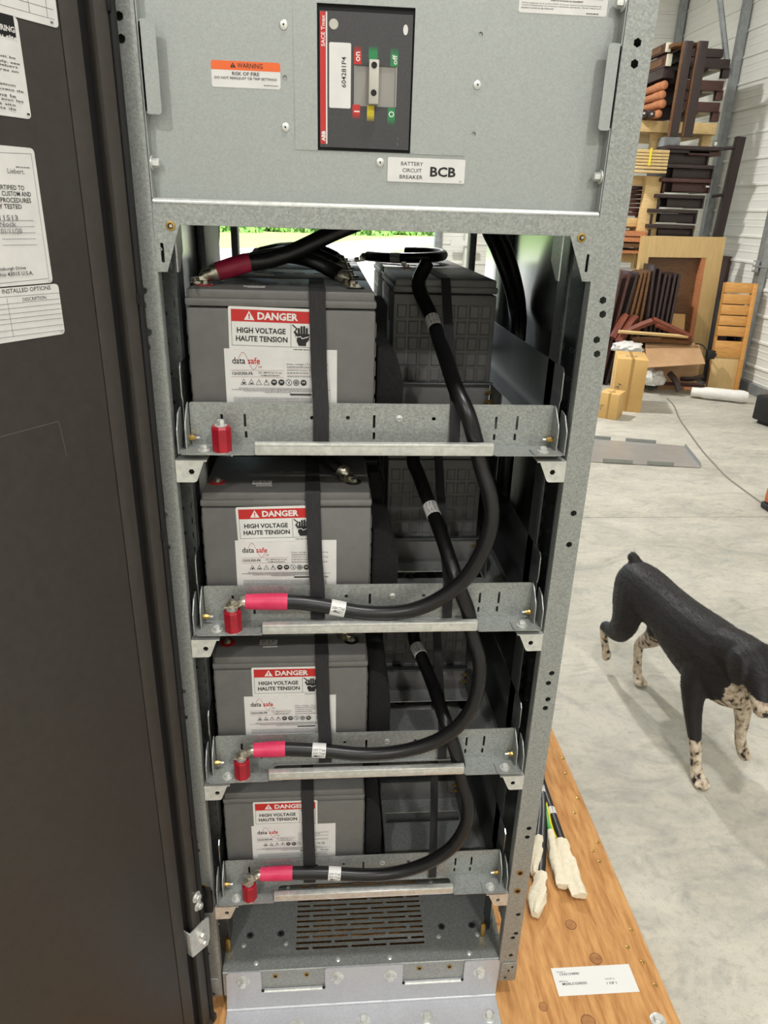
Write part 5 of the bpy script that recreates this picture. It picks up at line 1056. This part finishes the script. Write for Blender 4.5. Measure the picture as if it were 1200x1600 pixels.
# ------------------------------------------------------------------ dog
def dog():
    fl = F
    def ring(c, T, w, h, up=(0, 0, 1), n=16, sq=0):
        T = Vector(T).normalized(); s_ = T.cross(Vector(up)).normalized(); u_ = s_.cross(T); out = []
        for j in range(n):
            a = 2*math.pi*j/n; out.append(Vector(c) + s_*math.cos(a)*w + u_*math.sin(a)*h)
        return out
    mb = MB()
    def limb(pts, n=14):                        # pts: (x, y, z, w, h)
        C_ = [Vector(p[:3]) for p in pts]; S_ = spline(C_, 4); WH = spline([Vector((p[3], p[4], 0)) for p in pts], 4); rings = []
        for i, c in enumerate(S_):
            T = S_[min(i+1, len(S_)-1)] - S_[max(i-1, 0)]
            up = (0, 0, 1) if abs(T.normalized().z) < .8 else (0, 1, 0)
            rings.append(ring(c, T, max(WH[i].x, .004), max(WH[i].y, .004), up, n))
        mb.loft(rings)
    # trunk, neck
    limb([(1.235, 1.585, .285, .035, .045), (1.245, 1.555, .285, .085, .095), (1.26, 1.45, .285, .105, .115), (1.29, 1.30, .285, .098, .105), (1.315, 1.16, .265, .108, .130), (1.345, 1.03, .25, .115, .150), (1.37, .92, .255, .105, .145), (1.385, .86, .28, .075, .11), (1.39, .83, .29, .03, .05)], 20)
    limb([(1.35, 1.0, .29, .05, .06), (1.36, .95, .305, .085, .10), (1.37, .88, .335, .078, .090), (1.375, .82, .352, .066, .078), (1.375, .78, .355, .04, .05)])
    # head, muzzle
    limb([(1.385, .86, .375, .03, .03), (1.383, .84, .373, .064, .062), (1.377, .80, .360, .074, .070), (1.368, .76, .335, .062, .060), (1.362, .73, .312, .046, .046), (1.353, .69, .280, .038, .036), (1.347, .665, .260, .032, .030), (1.345, .655, .252, .014, .014)])
    for s_ in (-1, 1):                          # hanging ears
        c = Vector((1.380+s_*.060, .815, .395)); rings = []
        for q_, (w, h) in ((0, (.016, .030)), (.15, (.018, .046)), (.4, (.017, .054)), (.7, (.015, .048)), (.9, (.012, .034)), (1, (.008, .018))):
            cc = c + Vector((s_*(.004+.040*q_-.030*q_*q_), -.022*q_, .008-.115*q_)); rings.append([cc + Vector((w*math.cos(a), h*math.sin(a), .006*math.sin(a*2))) for a in [2*math.pi*j/14 for j in range(14)]])
        mb.loft(rings if s_ > 0 else rings)
    # tail stub
    limb([(1.25, 1.51, .35, .03, .03), (1.24, 1.54, .385, .027, .026), (1.232, 1.565, .402, .022, .02), (1.228, 1.575, .408, .01, .01)], 10)
    # right front leg (standing)
    limb([(1.315, 1.0, .34, .02, .03), (1.295, 1.0, .28, .045, .085), (1.274, .967, .17, .048, .062), (1.268, .94, .09, .036, .042), (1.272, .90, 0, .027, .029), (1.280, .872, -.075, .022, .024), (1.285, .856, -.13, .021, .022), (1.288, .842, -.165, .027, .026), (1.29, .815, -.172, .031, .018), (1.291, .795, -.178, .022, .011)])
    # left front leg (lifted, stepping)
    limb([(1.39, .98, .33, .02, .03), (1.42, .98, .27, .045, .08), (1.443, .94, .16, .044, .055), (1.455, .92, .08, .032, .036), (1.468, .915, .0, .024, .025), (1.476, .92, -.05, .021, .022), (1.482, .905, -.09, .023, .022), (1.486, .88, -.113, .026, .018), (1.488, .862, -.122, .018, .011)])
    # left hind leg (standing)
    limb([(1.29, 1.47, .34, .02, .03), (1.315, 1.46, .27, .05, .10), (1.33, 1.41, .16, .048, .075), (1.33, 1.42, .08, .036, .05), (1.322, 1.48, .01, .026, .032), (1.318, 1.515, -.035, .021, .026), (1.316, 1.495, -.10, .019, .021), (1.315, 1.475, -.155, .022, .021), (1.315, 1.445, -.173, .029, .016), (1.315, 1.42, -.178, .02, .01)])
    # right hind leg (lifted behind)
    limb([(1.235, 1.47, .35, .02, .03), (1.205, 1.47, .28, .05, .105), (1.192, 1.43, .17, .052, .085), (1.185, 1.46, .09, .042, .060), (1.178, 1.525, .045, .030, .036), (1.170, 1.572, .03, .023, .027), (1.172, 1.568, -.02, .018, .020), (1.182, 1.55, -.075, .018, .019), (1.188, 1.545, -.105, .023, .019), (1.195, 1.56, -.135, .018, .012)])
    # toes
    for (x, y, z, s_) in ((1.29, .80, -.176, 1), (1.315, 1.425, -.176, .9)):
        for k in range(4): limb([(x-.021+.014*k, y+.02, z+.002, .009, .010), (x-.022+.0147*k, y-.004-(.006 if k in (1, 2) else 0), z, .0095, .0095), (x-.022+.0147*k, y-.016-(.007 if k in (1, 2) else 0), z-.003, .005, .005)], 8)
    o = bpy.data.objects.new('tmp_dog', mesh_of('tmp_dog', mb, 'foam')); COL.objects.link(o)
    md = o.modifiers.new('r', 'REMESH'); md.mode = 'VOXEL'; md.voxel_size = .0065
    sm = o.modifiers.new('s', 'SMOOTH'); sm.factor = .5; sm.iterations = 6
    dg = bpy.context.evaluated_depsgraph_get(); me = bpy.data.meshes.new_from_object(o.evaluated_get(dg)); bpy.data.objects.remove(o)
    base = Vector((1.3, 1.15, F))
    t = thing('dog', 'black dog with speckled white legs walking across the concrete floor', 'dog', base)
    for v in me.vertices: v.co -= base
    for p in me.polygons: p.use_smooth = True
    me.materials.clear(); me.materials.append(dog_mat()); me.name = 'dog_body'
    # coat colours as a vertex attribute: 0 black, 1 speckled white/tan
    at_ = me.color_attributes.new('coat', 'FLOAT_COLOR', 'POINT')
    for i, v in enumerate(me.vertices):
        p = v.co + base; w = 0.0
        low = max(0, min(1, (-.005-p.z)/.05))
        if p.y > 1.3:
            w = max(0, min(1, (.045-p.z)/.06))
            if p.x > 1.27 and p.z < .13: w = max(w, min(1, (.13-p.z)/.06))
        else: w = low
        # chest and throat
        if p.y < 1.0 and p.z < .29 and p.x > 1.30: w = max(w, max(0, min(1, (.985-p.y)/.06))*max(0, min(1, (.265-p.z-(p.y-.9)*.3)/.05))*max(0, min(1, (p.x-1.30)/.03)))
        # muzzle
        if p.y < .76: w = max(w, max(0, min(1, (.745-p.y)/.02))*max(0, min(1, (.315-p.z)/.03)))
        nose = 0.0
        at_.data[i].color = (w*(1-nose), max(0, min(1, (-.12-p.z)/.04)), nose, 1)
    o = bpy.data.objects.new('body', me); COL.objects.link(o); o.parent = t; BASE[o.name] = tuple(base)
    # short coat: fine hair blades lying back along the body
    rq = random.Random(11); cols_ = [tuple(c.color) for c in at_.data]; tri = []; acc = 0.0
    for p in me.polygons: acc += p.area; tri.append(acc)
    import bisect
    hv, hf, hc = [], [], []
    for k in range(34000):
        p = me.polygons[bisect.bisect_left(tri, rq.random()*acc)]; vi = p.vertices; w_ = [rq.random() for _ in vi]; s_ = sum(w_)
        c = Vector((0, 0, 0))
        for i_, ww in zip(vi, w_): c += me.vertices[i_].co*(ww/s_)
        n_ = p.normal; zz = c.z + F
        if zz < -.15: continue
        flow = Vector((rq.gauss(0, .25), .8 if zz > .12 else .25, -.35 if zz > .12 else -.9)); flow -= n_*flow.dot(n_)
        if flow.length < .05: continue
        flow = (flow.normalized() + n_*rq.uniform(.12, .32)).normalized(); ln = rq.uniform(.008, .016)*(1 if zz > .05 else .6); sd_ = flow.cross(n_).normalized()*rq.uniform(.0005, .0010)
        o_ = len(hv); hv += [c-sd_, c+sd_, c+flow*ln]; hf.append((o_, o_+1, o_+2)); hc += [cols_[vi[0]]]*3
    fm = bpy.data.meshes.new('fur'); fm.from_pydata(hv, [], hf); fm.materials.append(MATS['dog_coat'])
    fa = fm.color_attributes.new('coat', 'FLOAT_COLOR', 'POINT')
    for i_, c in enumerate(hc): fa.data[i_].color = c
    fo = bpy.data.objects.new('fur', fm); COL.objects.link(fo); fo.parent = t; BASE[fo.name] = tuple(base); fo['kind'] = 'stuff'
    # eyes and nose
    for s_ in (-1, 1):
        e_ = MB(); b = bmesh.new(); bmesh.ops.create_uvsphere(b, u_segments=12, v_segments=8, radius=.010); e_.bm(b, 0, Matrix.Translation((1.366+s_*.036, .742, .352))); obj('eye', e_, 'black_cable', t)
    e_ = MB(); b = bmesh.new(); bmesh.ops.create_uvsphere(b, u_segments=12, v_segments=8, radius=.016); e_.bm(b, 0, Matrix.Translation((1.3455, .657, .268)) @ Matrix.Diagonal((1.1, .8, .8, 1))); obj('nose', e_, 'black_cable', t)
    return t
def dog_mat():
    mat('dog_black', '#0e0c0d', .6, 0, '#242122', 60, stretch=(1, 3, .4), bump=.9, bscale=90, spec=.4, fac=(.35, .7))
    m = bpy.data.materials.new('dog_coat'); m.use_nodes = True; n = m.node_tree.nodes; l = m.node_tree.links; b = n['Principled BSDF']
    b.inputs['Roughness'].default_value = .55; b.inputs['Specular IOR Level'].default_value = .35
    a = n.new('ShaderNodeAttribute'); a.attribute_name = 'coat'; sp = n.new('ShaderNodeSeparateColor'); l.new(a.outputs['Color'], sp.inputs[0])
    tc = n.new('ShaderNodeTexCoord'); nz = n.new('ShaderNodeTexNoise'); nz.inputs['Scale'].default_value = 42; nz.inputs['Detail'].default_value = 4; l.new(tc.outputs['Object'], nz.inputs['Vector'])
    r = n.new('ShaderNodeValToRGB'); r.color_ramp.elements[0].position = .36; r.color_ramp.elements[0].color = lin('#1a1716'); r.color_ramp.elements[1].position = .47; r.color_ramp.elements[1].color = lin('#b7a48c')
    k = r.color_ramp.elements.new(.62); k.color = lin('#d2c6b4'); l.new(nz.outputs[0], r.inputs[0])
    nz2 = n.new('ShaderNodeTexNoise'); nz2.inputs['Scale'].default_value = 14; nz2.inputs['Detail'].default_value = 6
    mp = n.new('ShaderNodeMapping'); mp.inputs['Scale'].default_value = (2, 1, 4); l.new(tc.outputs['Object'], mp.inputs['Vector']); l.new(mp.outputs[0], nz2.inputs['Vector'])
    ad = n.new('ShaderNodeMath'); ad.operation = 'MULTIPLY_ADD'; ad.inputs[1].default_value = 1.2; l.new(sp.outputs[0], ad.inputs[0]); 
    su = n.new('ShaderNodeMath'); su.operation = 'SUBTRACT'; su.inputs[1].default_value = .62; l.new(nz2.outputs[0], su.inputs[0]); l.new(su.outputs[0], ad.inputs[2])
    r2 = n.new('ShaderNodeValToRGB'); r2.color_ramp.elements[0].position = .33; r2.color_ramp.elements[1].position = .42; l.new(ad.outputs[0], r2.inputs[0])
    nb = n.new('ShaderNodeTexNoise'); nb.inputs['Scale'].default_value = 9; l.new(mp.outputs[0], nb.inputs['Vector'])
    r3 = n.new('ShaderNodeValToRGB'); r3.color_ramp.elements[0].color = lin('#121011'); r3.color_ramp.elements[1].color = lin('#231f20'); l.new(nb.outputs[0], r3.inputs[0])
    mx_ = n.new('ShaderNodeMix'); mx_.data_type = 'RGBA'; l.new(r2.outputs[0], mx_.inputs[0]); l.new(r3.outputs[0], mx_.inputs[6]); l.new(r.outputs[0], mx_.inputs[7])
    l.new(mx_.outputs[2], b.inputs['Base Color'])
    bp = n.new('ShaderNodeBump'); bp.inputs['Strength'].default_value = .35; bp.inputs['Distance'].default_value = .004
    nf = n.new('ShaderNodeTexNoise'); nf.inputs['Scale'].default_value = 110; mp2 = n.new('ShaderNodeMapping'); mp2.inputs['Scale'].default_value = (1, .15, 1); l.new(tc.outputs['Object'], mp2.inputs['Vector']); l.new(mp2.outputs[0], nf.inputs['Vector']); l.new(nf.outputs[0], bp.inputs['Height']); l.new(bp.outputs[0], b.inputs['Normal'])
    MATS['dog_coat'] = m; return m
dog()
